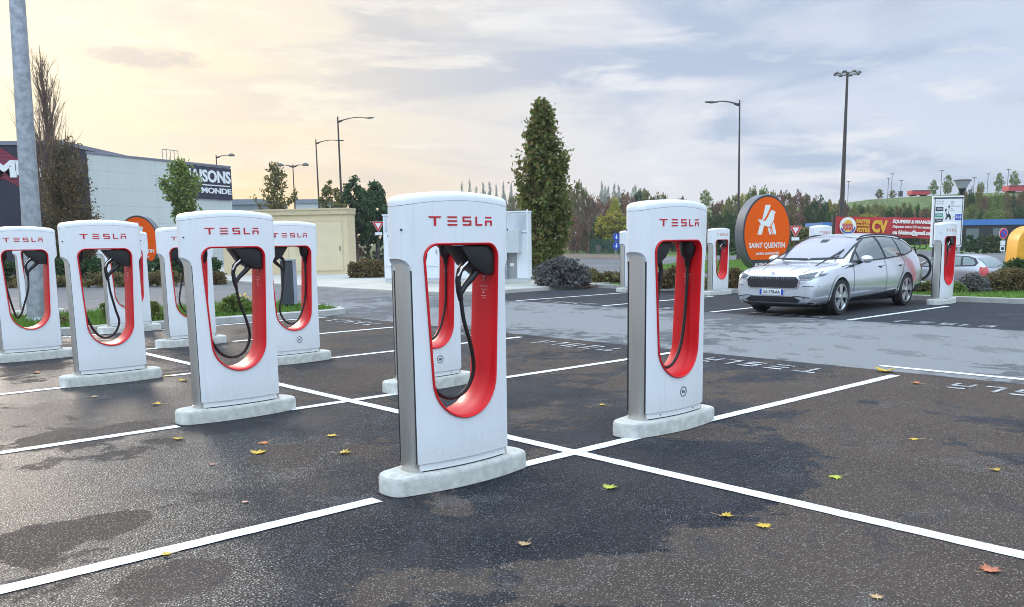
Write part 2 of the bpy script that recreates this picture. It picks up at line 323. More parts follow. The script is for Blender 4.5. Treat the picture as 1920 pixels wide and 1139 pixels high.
class MB:
    def __init__(s): s.v = []; s.f = []; s.mi = []
    def add(s, vs, fs, m=0):
        o = len(s.v); s.v += [tuple(v) for v in vs]; s.f += [tuple(i+o for i in f) for f in fs]; s.mi += [m]*len(fs); return s
    def box(s, x0, x1, y0, y1, z0, z1, m=0):
        v = [(x,y,z) for z in (z0,z1) for y in (y0,y1) for x in (x0,x1)]
        return s.add(v, [(0,2,3,1),(4,5,7,6),(0,1,5,4),(2,6,7,3),(0,4,6,2),(1,3,7,5)], m)
    def tube(s, pts, r, n=8, cap=True, m=0):
        pts = [Vector(p) for p in pts]; rs = r if isinstance(r, (list,tuple)) else [r]*len(pts)
        vs = []; u = None
        for i, p in enumerate(pts):
            d = (pts[min(i+1,len(pts)-1)]-pts[max(i-1,0)]).normalized()
            if u is None: u = d.orthogonal().normalized()
            u = (u - d*u.dot(d)).normalized() if (u - d*u.dot(d)).length > 1e-5 else d.orthogonal().normalized()
            w = d.cross(u)
            vs += [p + (u*math.cos(2*math.pi*k/n) + w*math.sin(2*math.pi*k/n))*rs[i] for k in range(n)]
        fs = [(i*n+k, i*n+(k+1)%n, (i+1)*n+(k+1)%n, (i+1)*n+k) for i in range(len(pts)-1) for k in range(n)]
        if cap: fs += [tuple(range(n-1,-1,-1)), tuple((len(pts)-1)*n+k for k in range(n))]
        return s.add(vs, fs, m)
    def prism(s, poly, O, U, V, w0, w1, m=0):
        "polygon (u, v) in the frame O, U, V, extruded along U x V from w0 to w1"
        O, U, V = Vector(O), Vector(U), Vector(V); N = U.cross(V).normalized(); n = len(poly)
        vs = [O+U*p[0]+V*p[1]+N*w0 for p in poly] + [O+U*p[0]+V*p[1]+N*w1 for p in poly]
        fs = [tuple(range(n-1,-1,-1)), tuple(range(n,2*n))] + [(i,(i+1)%n,n+(i+1)%n,n+i) for i in range(n)]
        return s.add(vs, fs, m)
    def rings(s, loops, cap0=True, cap1=True, m=0):
        n = len(loops[0]); vs = [p for l in loops for p in l]
        fs = [(i*n+k, i*n+(k+1)%n, (i+1)*n+(k+1)%n, (i+1)*n+k) for i in range(len(loops)-1) for k in range(n)]
        if cap0: fs.append(tuple(range(n-1,-1,-1)))
        if cap1: fs.append(tuple((len(loops)-1)*n+k for k in range(n)))
        return s.add(vs, fs, m)
    def disc(s, c, U, V, r0, r1, w0, w1, n=32, m=0):
        "flat ring (r0 > 0) or disc with thickness along U x V"
        c, U, V = Vector(c), Vector(U), Vector(V); N = U.cross(V).normalized()
        def cir(r, w): return [c+U*(r*math.cos(2*math.pi*k/n))+V*(r*math.sin(2*math.pi*k/n))+N*w for k in range(n)]
        if r0 <= 0: return s.rings([cir(r1,w0), cir(r1,w1)], m=m)
        L = [cir(r0,w0), cir(r1,w0), cir(r1,w1), cir(r0,w1), cir(r0,w0)]
        return s.rings(L, False, False, m)
    def mesh(s, name):
        me = bpy.data.meshes.new(name); me.from_pydata(s.v, [], s.f); me.update(); return me
    def build(s, name, mat, parent=None, smooth=None, bevel=0., seg=2, subsurf=0, fixn=True):
        me = s.mesh(name); bm = bmesh.new(); bm.from_mesh(me)
        for f, mi in zip(bm.faces, s.mi): f.material_index = mi
        if fixn: bmesh.ops.recalc_face_normals(bm, faces=bm.faces)
        if bevel:
            ed = [e for e in bm.edges if len(e.link_faces) == 2 and e.calc_face_angle(0) > R(30)]
            bmesh.ops.bevel(bm, geom=ed, offset=bevel, segments=seg, profile=.6, affect='EDGES', clamp_overlap=True)
        bm.to_mesh(me); bm.free()
        if smooth is not None:
            me.polygons.foreach_set('use_smooth', [True]*len(me.polygons)); me.set_sharp_from_angle(angle=R(smooth))
        return link_mesh(name, me, mat, parent)
def np_mesh(name, V, Q, smooth=False):
    me = bpy.data.meshes.new(name); V = np.asarray(V, np.float32); Q = np.asarray(Q, np.int32); k = Q.shape[1]
    me.vertices.add(len(V)); me.vertices.foreach_set('co', V.ravel())
    me.loops.add(Q.size); me.loops.foreach_set('vertex_index', Q.ravel())
    me.polygons.add(len(Q)); me.polygons.foreach_set('loop_start', np.arange(0, Q.size, k, dtype=np.int32))
    me.update(calc_edges=True); return me
def evaluated(o):
    dg = bpy.context.evaluated_depsgraph_get(); return bpy.data.meshes.new_from_object(o.evaluated_get(dg))
def carve(o, cutters):
    for c in cutters:
        md = o.modifiers.new('cut', 'BOOLEAN'); md.object = c; md.operation = 'DIFFERENCE'; md.solver = 'EXACT'
    me = evaluated(o); o.modifiers.clear(); o.data = me
    for c in cutters: bpy.data.objects.remove(c)
    return o
_TX = {}
def text_mesh(s, bold=0., ext=.02):
    k = (s, bold, ext)
    if k not in _TX:
        cu = bpy.data.curves.new('t', 'FONT'); cu.body = s; cu.extrude = ext; cu.offset = bold; cu.resolution_u = 3
        o = bpy.data.objects.new('t', cu); COL.objects.link(o); bpy.context.view_layer.update()
        me = evaluated(o); bpy.data.objects.remove(o)
        v = np.array([x.co[:] for x in me.vertices]); _TX[k] = (v, [tuple(p.vertices) for p in me.polygons]); bpy.data.meshes.remove(me)
    return _TX[k]
def add_text(mb, s, O, U, V, u0, u1, v0, v1, w0, w1, bold=.0, m=0, shear=0.):
    "lettering filled into the box u0..u1, v0..v1 of a frame, standing w0..w1 proud of it"
    v, f = text_mesh(s, bold); O, U, V = Vector(O), Vector(U), Vector(V); N = U.cross(V).normalized()
    lo = v.min(0); hi = v.max(0); q = (v-lo)/np.maximum(hi-lo, 1e-6)
    mb.add([O + U*(u0+(u1-u0)*p[0]+shear*(p[1]-.5)) + V*(v0+(v1-v0)*p[1]) + N*(w0+(w1-w0)*p[2]) for p in q], f, m)
    return mb
def sheet(name, poly, z, mat, parent=None):
    return MB().add([(p[0],p[1],z) for p in poly], [tuple(range(len(poly)))]).build(name, mat, parent)
def arc(cx, cy, r, a0, a1, n, ry=None):
    return [(cx+r*math.cos(R(a0+(a1-a0)*i/n)), cy+(ry or r)*math.sin(R(a0+(a1-a0)*i/n))) for i in range(n+1)]

# ------------------------------------------------------------------ foliage helpers
def leaves(rng, C, size, flat=.0, up=.0, aspect=1.6):
    "one small folded quad per centre, random attitude"
    n = len(C); d = rng.normal(size=(n,3)); d[:,2] += up; d /= np.linalg.norm(d,axis=1)[:,None]
    e = rng.normal(size=(n,3)); e -= d*(e*d).sum(1)[:,None]; e /= np.linalg.norm(e,axis=1)[:,None]
    s = (size*(.6+.8*rng.random(n)))[:,None]
    a = d*s*aspect*.5; b = e*s*.5
    V = np.stack([C-a, C+b*.9+a*.1, C+a, C-b*.9+a*.1], 1).reshape(-1,3)
    return V, np.arange(n*4).reshape(n,4)
def clumps(rng, pts, rad, per, squash=.8):
    k = np.repeat(pts, per, 0); r = np.repeat(rad, per)
    o = rng.normal(size=k.shape); o /= np.linalg.norm(o,axis=1)[:,None]; o *= (rng.random(len(k))**.45)[:,None]*r[:,None]; o[:,2] *= squash
    return k+o
def profile_pts(rng, n, prof, h0, h1, shell=.45):
    "points inside a body of revolution; prof(t) is the radius at height fraction t"
    P = []
    while len(P) < n:
        t = rng.random(); r = prof(t)
        if rng.random() > r/1.0+.05: continue
        q = r*(shell+(1-shell)*rng.random()**.7); a = rng.random()*2*math.pi
        P.append((q*math.cos(a), q*math.sin(a), h0+(h1-h0)*t))
    return np.array(P)
def limbs(rng, h0, h1, r0, n, spread, top=.9, lean=.0):
    mb = MB(); k = 7
    tr = [(rng.normal()*.02*i*spread, rng.normal()*.02*i*spread, (h0+(h1-h0)*top)*i/k) for i in range(k+1)]
    mb.tube(tr, [r0*(1-.85*i/k)+.004 for i in range(k+1)], 8)
    for _ in range(n):
        z = h0+(h1-h0)*(.02+.62*rng.random()); a = rng.random()*6.283; L = spread*(.5+.6*rng.random())
        rise = L*(.5+.8*rng.random()); rr = r0*.34*(1-.5*(z-h0)/(h1-h0))
        p = [(0,0,z)]
        for i in (1,2,3): p.append((math.cos(a)*L*i/3+rng.normal()*.05*L, math.sin(a)*L*i/3+rng.normal()*.05*L, z+rise*(i/3)**1.3))
        mb.tube(p, [rr, rr*.7, rr*.4, rr*.12], 5, False)
    return mb
def tree(name, loc, h0, h1, R0, prof, mat, label, cat='tree', group=None, nc=90, per=28, leaf=.16, cr=.4, seed=1, tr=.14, nl=14, shell=.4, trunk_mat='bark', rz=0.):
    rng = np.random.default_rng(seed); root = empty(name, loc, rz, label, cat, group)
    limbs(rng, h0, h1, tr, nl, R0*.75).build('trunk', trunk_mat, root, smooth=60)
    P = profile_pts(rng, nc, prof, h0, h1, shell); P[:,:2] *= R0
    C = clumps(rng, P, cr*(.6+.7*rng.random(nc)), per)
    V, Q = leaves(rng, C, leaf, up=.25)
    link_mesh('crown', np_mesh('crown', V, Q), mat, root)
    return root
def bush(name, loc, sx, sy, h, mat, label, cat='shrub', group=None, n=2600, leaf=.07, seed=1, rz=0., lump=.22, box=False):
    rng = np.random.default_rng(seed); root = empty(name, loc, rz, label, cat, group)
    k = max(8, n//45); a = rng.random(k)*6.283; q = np.sqrt(rng.random(k)); zz = rng.random(k)
    if box: P = np.stack([(rng.random(k)*2-1)*sx, (rng.random(k)*2-1)*sy, zz*h], 1)
    else:
        rr = np.sqrt(np.maximum(0., 1-zz**2)); P = np.stack([np.cos(a)*q**.6*rr*sx, np.sin(a)*q**.6*rr*sy, zz*h*.92], 1)
    lump = min(lump, h*.4)
    C = clumps(rng, P, lump*(.5+.7*rng.random(k)), 45); C[:,2] = np.maximum(C[:,2], .02)
    V, Q = leaves(rng, C, leaf, up=.3)
    link_mesh('foliage', np_mesh('foliage', V, Q), mat, root)
    st = MB()
    for _ in range(7):
        a_ = rng.random()*6.283; L = .6*rng.random()
        st.tube([(math.cos(a_)*sx*.1, math.sin(a_)*sy*.1, 0), (math.cos(a_)*sx*L, math.sin(a_)*sy*L, h*.75)], [.022, .006], 5)
    st.build('stem', 'bark', root)
    return root
def grass_field(name, poly, z, n, hgt, seed, label):
    rng = np.random.default_rng(seed); P = np.array([(p[0],p[1]) for p in poly]); lo, hi = P.min(0), P.max(0); out = []
    def inside(x, y):
        c = np.zeros(len(x), bool); j = len(P)-1
        for i in range(len(P)):
            yi, yj, xi, xj = P[i,1], P[j,1], P[i,0], P[j,0]
            c ^= ((yi > y) != (yj > y)) & (x < (xj-xi)*(y-yi)/(yj-yi+1e-12)+xi); j = i
        return c
    XY = np.zeros((0,2))
    while len(XY) < n:
        q = lo+(hi-lo)*rng.random((n*3,2)); XY = np.concatenate([XY, q[inside(q[:,0], q[:,1])]])
    XY = XY[:n]; a = rng.random(n)*6.283; w = .010+.010*rng.random(n); hh = hgt*(.4+.9*rng.random(n)); ln = rng.normal(size=(n,2))*hh[:,None]*.45
    zz = np.full(n, z)
    dx = np.cos(a)*w; dy = np.sin(a)*w
    V = np.stack([np.stack([XY[:,0]-dx, XY[:,1]-dy, zz],1), np.stack([XY[:,0]+dx, XY[:,1]+dy, zz],1), np.stack([XY[:,0]+ln[:,0], XY[:,1]+ln[:,1], zz+hh],1)],1).reshape(-1,3)
    o = link_mesh(name, np_mesh(name, V, np.arange(3*n).reshape(n,3)), 'grass_blade'); tag(o, label, 'grass', kind='stuff'); return o

def brush_tree(name, loc, h0, h1, R0, prof, mat, label, cat='tree', n=110, per=120, leaf=.10, rad=.16, steep=1.5, seed=1, tr=.15, twig_r=.016, bare_top=.0, fill=1.0):
    "tree of steep branches, each carrying its own sleeve of leaves, so sky and wood show between them"
    rng = np.random.default_rng(seed); root = empty(name, loc, 0, label, cat)
    tk = MB(); k = 8
    tk.tube([(rng.normal()*.03*i/3, rng.normal()*.03*i/3, h1*.93*i/k) for i in range(k+1)], [tr*(1-.88*i/k)+.006 for i in range(k+1)], 8)
    C = []
    for i in range(n):
        z0 = h0 + (h1-h0)*(.97*rng.random()**1.12 - .07); z0 = max(.2, z0)
        a = rng.random()*6.283; t0 = (z0-h0)/(h1-h0)
        L = (h1-h0)*(.12+.16*rng.random()); L = min(L, (h1-z0)*(.75+.25*rng.random())+.05); m = 7; P = [np.array([0,0,z0-.2*L])]
        t1 = min(.995, max(0, t0)+L*.9/(h1-h0)); reach = R0*min(prof(max(0.,t0)), prof(t1)*1.12)*(.30+.70*rng.random()**.6)
        for j in range(1, m+1):
            f = j/m; r = reach*(f**.48); zz = z0 + L*(f**steep)
            P.append(np.array([math.cos(a)*r+rng.normal()*.03, math.sin(a)*r+rng.normal()*.03, min(zz, h1)]))
        tk.tube([tuple(p) for p in P], [twig_r*(1.4-1.2*j/m)+.003 for j in range(m+1)], 4, False)
        if bare_top and t0 > bare_top and rng.random() < .85: continue
        nn = int(per*(.5+rng.random())*fill); f = rng.random(nn)**.75*m; i0 = np.minimum(f.astype(int), m-1); fr = (f-i0)[:,None]
        PA = np.array(P); Q = PA[i0]*(1-fr)+PA[i0+1]*fr
        o = rng.normal(size=(nn,3))*rad*np.array([1,1,.8]); C.append(Q+o*(.5+.7*rng.random()))
    tk.build('trunk', 'bark', root, smooth=60)
    V, Q = leaves(rng, np.concatenate(C), leaf, up=.35); link_mesh('crown', np_mesh('crown', V, Q), mat, root)
    return root
# ------------------------------------------------------------------ the ground and its paint
def struct(o): o['kind'] = 'structure'; return o
def absheet(name, ab, z, mat): return struct(sheet(name, [AB(a,b) for a,b in ab][::-1], z, mat))
# one big sheet: flat near the camera, rising into the banks and the hill far off
def hill_h(px, d):
    "ground height at a bearing (pixel column) and distance"
    def sm(a, b, v): v = min(1, max(0, (v-a)/(b-a))); return v*v*(3-2*v)
    k = np.interp(px, [-400,300,900,1050,1180,1280,1323,1500,1560,1620,1700,1800,1920,2300], [0,.2,1.2,2.2,5.0,8.0,8.6,8.7,8.9,9.7,10.2,10.7,10.9,11])
    z = k*sm(146, 190, d) + .35*sm(185, 600, d)*k*.2
    z += .95*sm(54, 72, d)*(1-sm(82, 98, d))*sm(1450, 1500, px)*(1-sm(1765, 1790, px))
    z -= .60*sm(29.5, 32.5, d)*(1-sm(44, 50, d))*sm(1600, 1690, px)
    return z
def ground_mesh():
    pxs = list(range(-2600, -200, 200)) + list(range(-200, 2200, 20)) + list(range(2200, 4600, 200))
    ds = [0.5,2,4,8,12,18,24,27,29.5,30.3,31,31.8,32.5,36,40,44,45.5,47,48.5,50,52,54,57,60,63,66,69,72,76,82,86,90,94,98,105,112,120,128,136,144,152,160,168,176,185,200,230,280,360,500,800,1500]
    vs = []; fs = []
    for px in pxs:
        for d in ds: vs.append(((px-960)/F*d, d, hill_h(px, d)))
    n = len(ds)
    for i in range(len(pxs)-1):
        for j in range(n-1): fs.append((i*n+j, (i+1)*n+j, (i+1)*n+j+1, i*n+j+1))
    vs += [(-1200,-60,0),(1200,-60,0),(1200,.5,0),(-1200,.5,0)]; k = len(vs)-4; fs.append((k,k+1,k+2,k+3))
    mi = []
    for f in fs[:-1]:
        c = sum((Vector(vs[i]) for i in f), Vector())/4; px = 960+F*c.x/c.y; d = c.y; m = 0
        if d > 104: m = 2 if (px > 1200 and 160 < d < 230) else 1
        elif d > 67 and 1450 < px < 1775 and d < 98: m = 3
        elif 95 < d: m = 3
        elif 44 < d < 52 and px > 1780: m = 3
        mi.append(m)
    mb = MB(); mb.v = vs; mb.f = fs; mb.mi = mi+[0]
    return mb.build('ground', ['asphalt_ground','hillside','hillgrass','turf'], smooth=60)
struct(ground_mesh())
absheet('parking_lot', [(-9,16),(11.05,16),(11.05,-18.85),(5,-18.85),(5,-32),(-9,-32)], .004, 'asphalt_bays')
absheet('lane', [(11.05,16),(17.35,16),(17.35,-24.5),(11.05,-24.5)], .004, 'asphalt_lane')
absheet('far_parking', [(17.35,12),(24.05,12),(24.05,-22.4),(20,-22.4),(18.2,-21.6),(17.35,-20.5)], .006, 'asphalt_far')
PITCH = 3.43
lw = .062
ml = MB(); JR = random.Random(3)
def stripe(a0, b0, a1, b1, w=lw):
    p, q = AB(a0,b0), AB(a1,b1); d = (q-p).normalized(); n = Vector((-d.y, d.x, 0))*w
    k = max(1, int((q-p).length/.07)); vs = []
    for i in range(k+1):
        c = p+(q-p)*(i/k); vs += [c-n*(1+JR.gauss(0,.035)), c+n*(1+JR.gauss(0,.035))]
    ml.add(vs, [(2*i,2*i+2,2*i+3,2*i+1) for i in range(k)])
BK = [-4.88-PITCH*k for k in range(-1, 5)]
for k, b in enumerate(BK):
    stripe(-3.2, b, 3.13, b); stripe(6.8, b, 10.72, b)
    if k: stripe(4.3, b, 4.965, b); stripe(5.095, b, 5.8, b)
stripe(5.03, 9, 5.03, -18.6)
stripe(11.4, -5.4, 11.4, 12)
for k in range(-2, 4): stripe(17.38, -8.95-PITCH*k, 22.3, -8.95-PITCH*k)
for v in range(len(ml.v)): ml.v[v] = (ml.v[v][0], ml.v[v][1], .010)
struct(ml.build('bay_lines', 'road_paint', fixn=False))
LOGO = [[(0,115),(135,115),(120,95),(15,95)],[(56,95),(79,95),(79,0),(56,0)]]
for y in (115, 67, 20): LOGO.append([(195,y),(307,y),(299,y-20),(203,y-20)])
LOGO += [[(367,115),(470,115),(463,95),(367,95)],[(367,95),(387,95),(387,67),(367,67)],[(367,67),(470,67),(470,47),(367,47)],[(450,47),(470,47),(470,20),(450,20)],[(367,20),(470,20),(470,0),(374,0)],
         [(523,115),(543,115),(543,0),(523,0)],[(543,20),(613,20),(606,0),(543,0)],
         [(650,115),(742,115),(734,95),(658,95)],[(650,67),(742,67),(742,47),(650,47)],[(650,47),(670,47),(670,0),(650,0)],[(722,47),(742,47),(742,0),(722,0)]]
mt = MB()
def ground_word(a, b, su, sv, w=1.85, h=.42):
    O = AB(a, b, .010); U = BV*su; V = AV*sv
    for pl in LOGO: mt.add([O + U*((x/742-.5)*w) + V*((y/115-.5)*h) for x, y in pl][::-1], [tuple(range(len(pl)))])
for b in (-3.17, -6.6, -10.03, -13.46, -16.9): ground_word(10.42, b, -1, -1)
for b in (-7.24, -10.67, -14.1, -17.53): ground_word(17.75, b, 1, 1, 2.0, .40)
struct(mt.build('painted_lettering', 'worn_paint', fixn=True))
# kerbs, pavement, planted island, verge
def slab(name, pts, z0, z1, mat, bevel=.03):
    return MB().prism([(p[0],p[1]) for p in pts], (0,0,0), (1,0,0), (0,1,0), z0, z1).build(name, mat, bevel=bevel)
pv = [AB(a,b) for a,b in [(20.5,-75),(18.2,-42.4),(17.45,-31),(17.45,-25.3),(17.75,-23.4),(18.5,-22.6),(20,-22.5),(22.6,-22.8),(24.0,-22.5),(25.5,-22.8),(26.5,-30),(31,-75)]]
struct(slab('pavement', pv, -.1, .13, 'pavement_concrete'))
for i in range(9):
    b0 = -22.3+4.1*i
    struct(slab('kerb', [AB(24.05,b0),AB(24.05,b0+4.09),AB(24.21,b0+4.09),AB(24.21,b0)], -.1, .14, 'kerb_concrete', .02))
vg = [AB(a,b) for a,b in [(24.21,-22.4),(24.21,12),(29.5,12),(31,-8),(31.2,-22.5)]]
struct(slab('verge', vg, -.8, .11, 'turf', 0))
struct(slab('verge', [gp(1075,531).xy, gp(1170,531).xy, gp(1180,521).xy, gp(1110,516).xy], -.1, .12, 'turf', 0))
vg2 = [gp(1200,505), gp(1440,520), gp(1460,503), gp(1440,490), gp(1300,492)]
struct(slab('grass_bank', [(p.x,p.y) for p in vg2], -.1, .10, 'turf', 0))
isl = [(1.5,-19.05),(11.1,-18.95),(11.6,-19.2),(11.85,-19.8),(11.95,-22.6),(11.6,-23.6),(11,-23.9),(1.5,-23.9)]
ins = [(1.5,-19.22),(11.0,-19.12),(11.45,-19.35),(11.68,-19.9),(11.78,-22.5),(11.45,-23.45),(10.9,-23.72),(1.5,-23.72)]
io = [AB(a,b) for a,b in isl]; ii = [AB(a,b) for a,b in ins]
L = [[p+Vector((0,0,-.05)) for p in io],[p+Vector((0,0,.13)) for p in io],[p+Vector((0,0,.15)) for p in [o_*.8+i_*.2 for o_, i_ in zip(io, ii)]],[p+Vector((0,0,.15)) for p in ii],[p+Vector((0,0,.0)) for p in ii]]
struct(MB().rings(L, False, False).build('island_kerb', 'kerb_concrete', smooth=40))
struct(sheet('island_bed', ii[::-1], .10, 'bed_soil'))
grass_field('grass', ii, .10, 15000, .13, 3, 'short green grass and weeds inside the kerbed island on the left')
grass_field('grass', vg, .11, 26000, .07, 4, 'low green grass of the verge behind the far kerb')
grass_field('grass', [(p.x,p.y) for p in vg2], .10, 9000, .09, 5, 'bright green grass bank beyond the far charging posts')
struct(sheet('brown_paving', [gp(1000,483),gp(1235,488),gp(1225,479.5),gp(1060,477)], .02, 'asphalt_brown'))

# ------------------------------------------------------------------ charging posts
HCN, KX = .157, .30
def lens(x): return HCN-KX*x*x
def lens_loop(ins=0., n=20, tip=.07, xe=.41):
    fr = []
    for i in range(n+1):
        x = -xe+2*xe*i/n; fr.append((x, -lens(x)))
    ye = lens(xe); ed = [(xe+tip*math.sin(R(a)), -ye*math.copysign(abs(math.cos(R(a)))**.8, math.cos(R(a)))) for a in (15,30,45,60,75,90,105,120,135,150,165)]
    lp = fr + ed + [(x,-y) for x,y in fr[::-1]] + [(-x,-y) for x,y in ed]
    if ins:
        kx = (xe+tip-ins)/(xe+tip); ky = (HCN-ins)/HCN; lp = [(x*kx,y*ky) for x,y in lp]
    return lp
def seam(x): return 1.985-.17*x*x
def window_outline(off=0., nb=16):
    zt, ht, hb, zc = 1.70-off, .328-off, .286-off, .765
    p = []
    rb = .288-off
    for i in range(nb+1):
        a = R(180+180*i/nb); p.append((hb*math.cos(a), zc+rb*math.sin(a)))
    rc = .105-off*.6
    for i in range(9):
        a = R(90*i/8); p.append((ht-rc+rc*math.cos(a), zt-rc+rc*math.sin(a)))
    for i in range(9):
        a = R(90+90*i/8); p.append((-ht+rc+rc*math.cos(a), zt-rc+rc*math.sin(a)))
    return p
def build_post():
    root = empty('charging_post')
    # concrete plinth
    bl_ = lambda s, z: [(x*1.29*s, y*1.36*s, z) for x,y in lens_loop()]
    o = MB().rings([bl_(1.0,-.03), bl_(1.0,.105), bl_(.985,.125), bl_(.955,.133)]).build('plinth', 'concrete', root, smooth=35)
    MB().rings([bl_(1.022,.001), bl_(1.022,.004), bl_(.9,.0045)]).build('plinth_joint_shadow', 'gap_dark', root)  # dark ring for the plinth's joint, also painting contact shadow at its foot
    # shell: lens-shaped body, window and end recesses carved out
    zs = [.195,.7,1.2,1.6]
    mb = MB(); mb.rings([[(x,y,z) for x,y in lens_loop()] for z in zs] + [[(x,y,seam(x)-.003) for x,y in lens_loop()]])
    body = mb.build('shell', ['shell_white','gap_dark'], root)
    cw = MB().prism(window_outline(), (0,0,0), (1,0,0), (0,0,1), -.5, .5).build('c', None)
    cuts = [cw]
    for s in (-1, 1):
        pl = [(.412,.0),(.412,1.50)] + [(.412+.11*(1-math.cos(R(t_))), 1.50+.11*math.sin(R(t_))) for t_ in range(10, 91, 10)] + [(.7,1.61),(.7,0)]
        cuts.append(MB().prism([(s*x,z) for x,z in pl], (0,0,0), (1,0,0), (0,0,1), -.5, .5).build('c', None))
    carve(body, cuts)
    me = body.data
    for p in me.polygons:
        c = p.center
        p.material_index = 1 if (abs(p.normal.x) > .9 and abs(abs(c.x)-.412) < .004 and c.z < 1.52) else 0
    me.polygons.foreach_set('use_smooth', [True]*len(me.polygons)); me.set_sharp_from_angle(angle=R(32))
    # top cap
    rr = []
    for ins, dz in ((.0,0.),(.0,.026),(.004,.040),(.014,.052),(.030,.060),(.06,.064),(.10,.066)):
        rr.append([(x,y,seam(x)+dz) for x,y in lens_loop(ins)])
    o = MB().rings(rr).build('top_cap', 'shell_white', root, smooth=50)
    # kick plate with two screws each side, rubber gap under it
    kp = MB()
    kl = lambda z, s: [(x*s, y*s, z) for x,y in lens_loop(.012, xe=.40, tip=.006)]
    kp.rings([kl(.143,1), kl(.193,1)]); kpo = kp.build('kick_plate', 'shell_white', root, smooth=35)
    MB().rings([kl(.125,.97), kl(.1431,.97)]).build('rubber_foot', 'gap_dark', root, smooth=35)
    for sy in (-1, 1):
        for x in (-.235, .235):
            MB().disc((x, sy*(lens(x)-.013), .168), (1,0,0), (0,0,sy*1.), 0, .0075, -.004*sy if sy<0 else -.004, .004).build('screw', 'screw_steel', kpo, smooth=40)
    # steel end columns
    for s in (-1, 1):
        c = MB(); L = []
        for z, rr_ in ((.133,.076),(.155,.076),(.156,.071),(1.62,.071)):
            L.append([(s*.385+(rr_-.021)*math.copysign(abs(math.cos(2*math.pi*k/32))**.75, math.cos(2*math.pi*k/32)), (rr_+.025)*math.copysign(abs(math.sin(2*math.pi*k/32))**.75, math.sin(2*math.pi*k/32)), z) for k in range(32)])
        c.rings(L).build('steel_end', 'brushed_steel', root, smooth=40)
    # red liner with a rounded lip
    wo, wi = window_outline(), window_outline(.016)
    L = []
    for pts, e in ((wo, .004),(wo,.012),(window_outline(.005),.016),(window_outline(.011),.013),(wi,.004)):
        L.append([(x, -(lens(x)+e), z) for x,z in pts])
    L += [[(x, -(lens(x)+e)*.2, z) for x,z in wi] for e in (0,)] + [[(x, (lens(x)+e)*.2, z) for x,z in wi] for e in (0,)]
    for pts, e in ((wi,.004),(window_outline(.011),.013),(window_outline(.005),.016),(wo,.012),(wo,.004)):
        L.append([(x, lens(x)+e, z) for x,z in pts])
    MB().rings(L, False, False).build('window_liner', 'liner_red', root, smooth=50)
    # small printed icons on both end walls of the liner
    ic = MB()
    for s in (-1, 1):
        def P(y, z): return (s*(.309-(.75-0)*0+.0-.042*max(0,(1.595-z))/.83), y, z)
        for (y0,y1,z0,z1) in ((-.022,.022,1.455,1.461),(-.0035,.0035,1.425,1.455),(-.045,.045,1.385,1.389),(-.04,.03,1.362,1.365),(-.008,.008,1.335,1.350),(-.03,.03,1.316,1.319),(-.03,.01,1.300,1.303)):
            ic.add([P(y0,z0),P(y1,z0),P(y1,z1),P(y0,z1)], [(0,1,2,3)])
    ic.build('icon_print', 'icon_white', root)
    # cable holster, connector gun and cable
    h = MB(); h.prism([(.0,1.682),(.306,1.682),(.312,1.60),(.305,1.47),(.215,1.475),(.10,1.545)], (0,0,0), (1,0,0), (0,0,1), -.07, .115)
    h.build('cable_holster', 'black_plastic', root, smooth=40, bevel=.018, seg=2)
    g_ = MB(); y = -.06
    g_.tube([(.15,y,1.60),(.09,y,1.56),(.03,y,1.505),(.012,y,1.44),(.022,y,1.36),(.035,y,1.30)], [.030,.030,.024,.020,.022,.019], 10)
    g_.tube([(.21,y,1.53),(.14,y,1.455),(.075,y,1.40),(.03,y,1.345)], [.030,.026,.022,.020], 10)
    gun = g_.build('connector', 'black_plastic', root, smooth=60)
    MB().tube([(.108,y-.026,1.585),(.03,y-.026,1.525),(.003,y-.018,1.47)], [.010,.011,.008], 8).build('release_trim', 'silver_trim', gun, smooth=60)
    MB().rings([[(-.285+r_*math.cos(2*math.pi*k/14)*1.0, .01+r_*math.sin(2*math.pi*k/14), z) for k in range(14)] for z, r_ in ((1.68,.075),(1.62,.075),(1.56,.062),(1.53,.035),(1.45,.022))]).build('cable_boot', 'black_plastic', root, smooth=50)
    # lettering on both faces
    for sy in (-1, 1):
        lt = MB()
        for pl in LOGO:
            q = []
            for i in range(len(pl)):
                q.append(pl[i])
            xs = [((x/742-.5)*.555-.008)*(-sy) for x, _ in q]; zz = [1.816+y_/115*.062 for _, y_ in q]
            n = len(q); fr = [(x, sy*(lens(x)+.0035), z) for x, z in zip(xs, zz)]; bk = [(x, sy*(lens(x)-.003), z) for x, z in zip(xs, zz)]
            lt.add(fr+bk, [tuple(range(n)), tuple(range(2*n-1,n-1,-1))]+[(i,(i+1)%n,n+(i+1)%n,n+i) for i in range(n)])
        lt.build('lettering', 'logo_red', root)
    for s in (-1, 1):
        MB().disc((s*.462, -.075, 1.79), (math.cos(.9), s*math.sin(.9), 0), (0,0,1), 0, .007, -.012, .012, 12).build('sensor', 'mark_dark', root)
    return root
def cable_mesh(seed, pts):
    rng = random.Random(seed); P = [Vector(p) for p in pts]; out = []
    n = len(P)
    for i in range(n-1):
        p0, p1, p2, p3 = P[max(i-1,0)], P[i], P[i+1], P[min(i+2,n-1)]
        for k in range(6):
            t_ = k/6; out.append(.5*((2*p1)+(-p0+p2)*t_+(2*p0-5*p1+4*p2-p3)*t_**2+(-p0+3*p1-3*p2+p3)*t_**3))
    out.append(P[-1]); return MB().tube(out, .0145, 8)
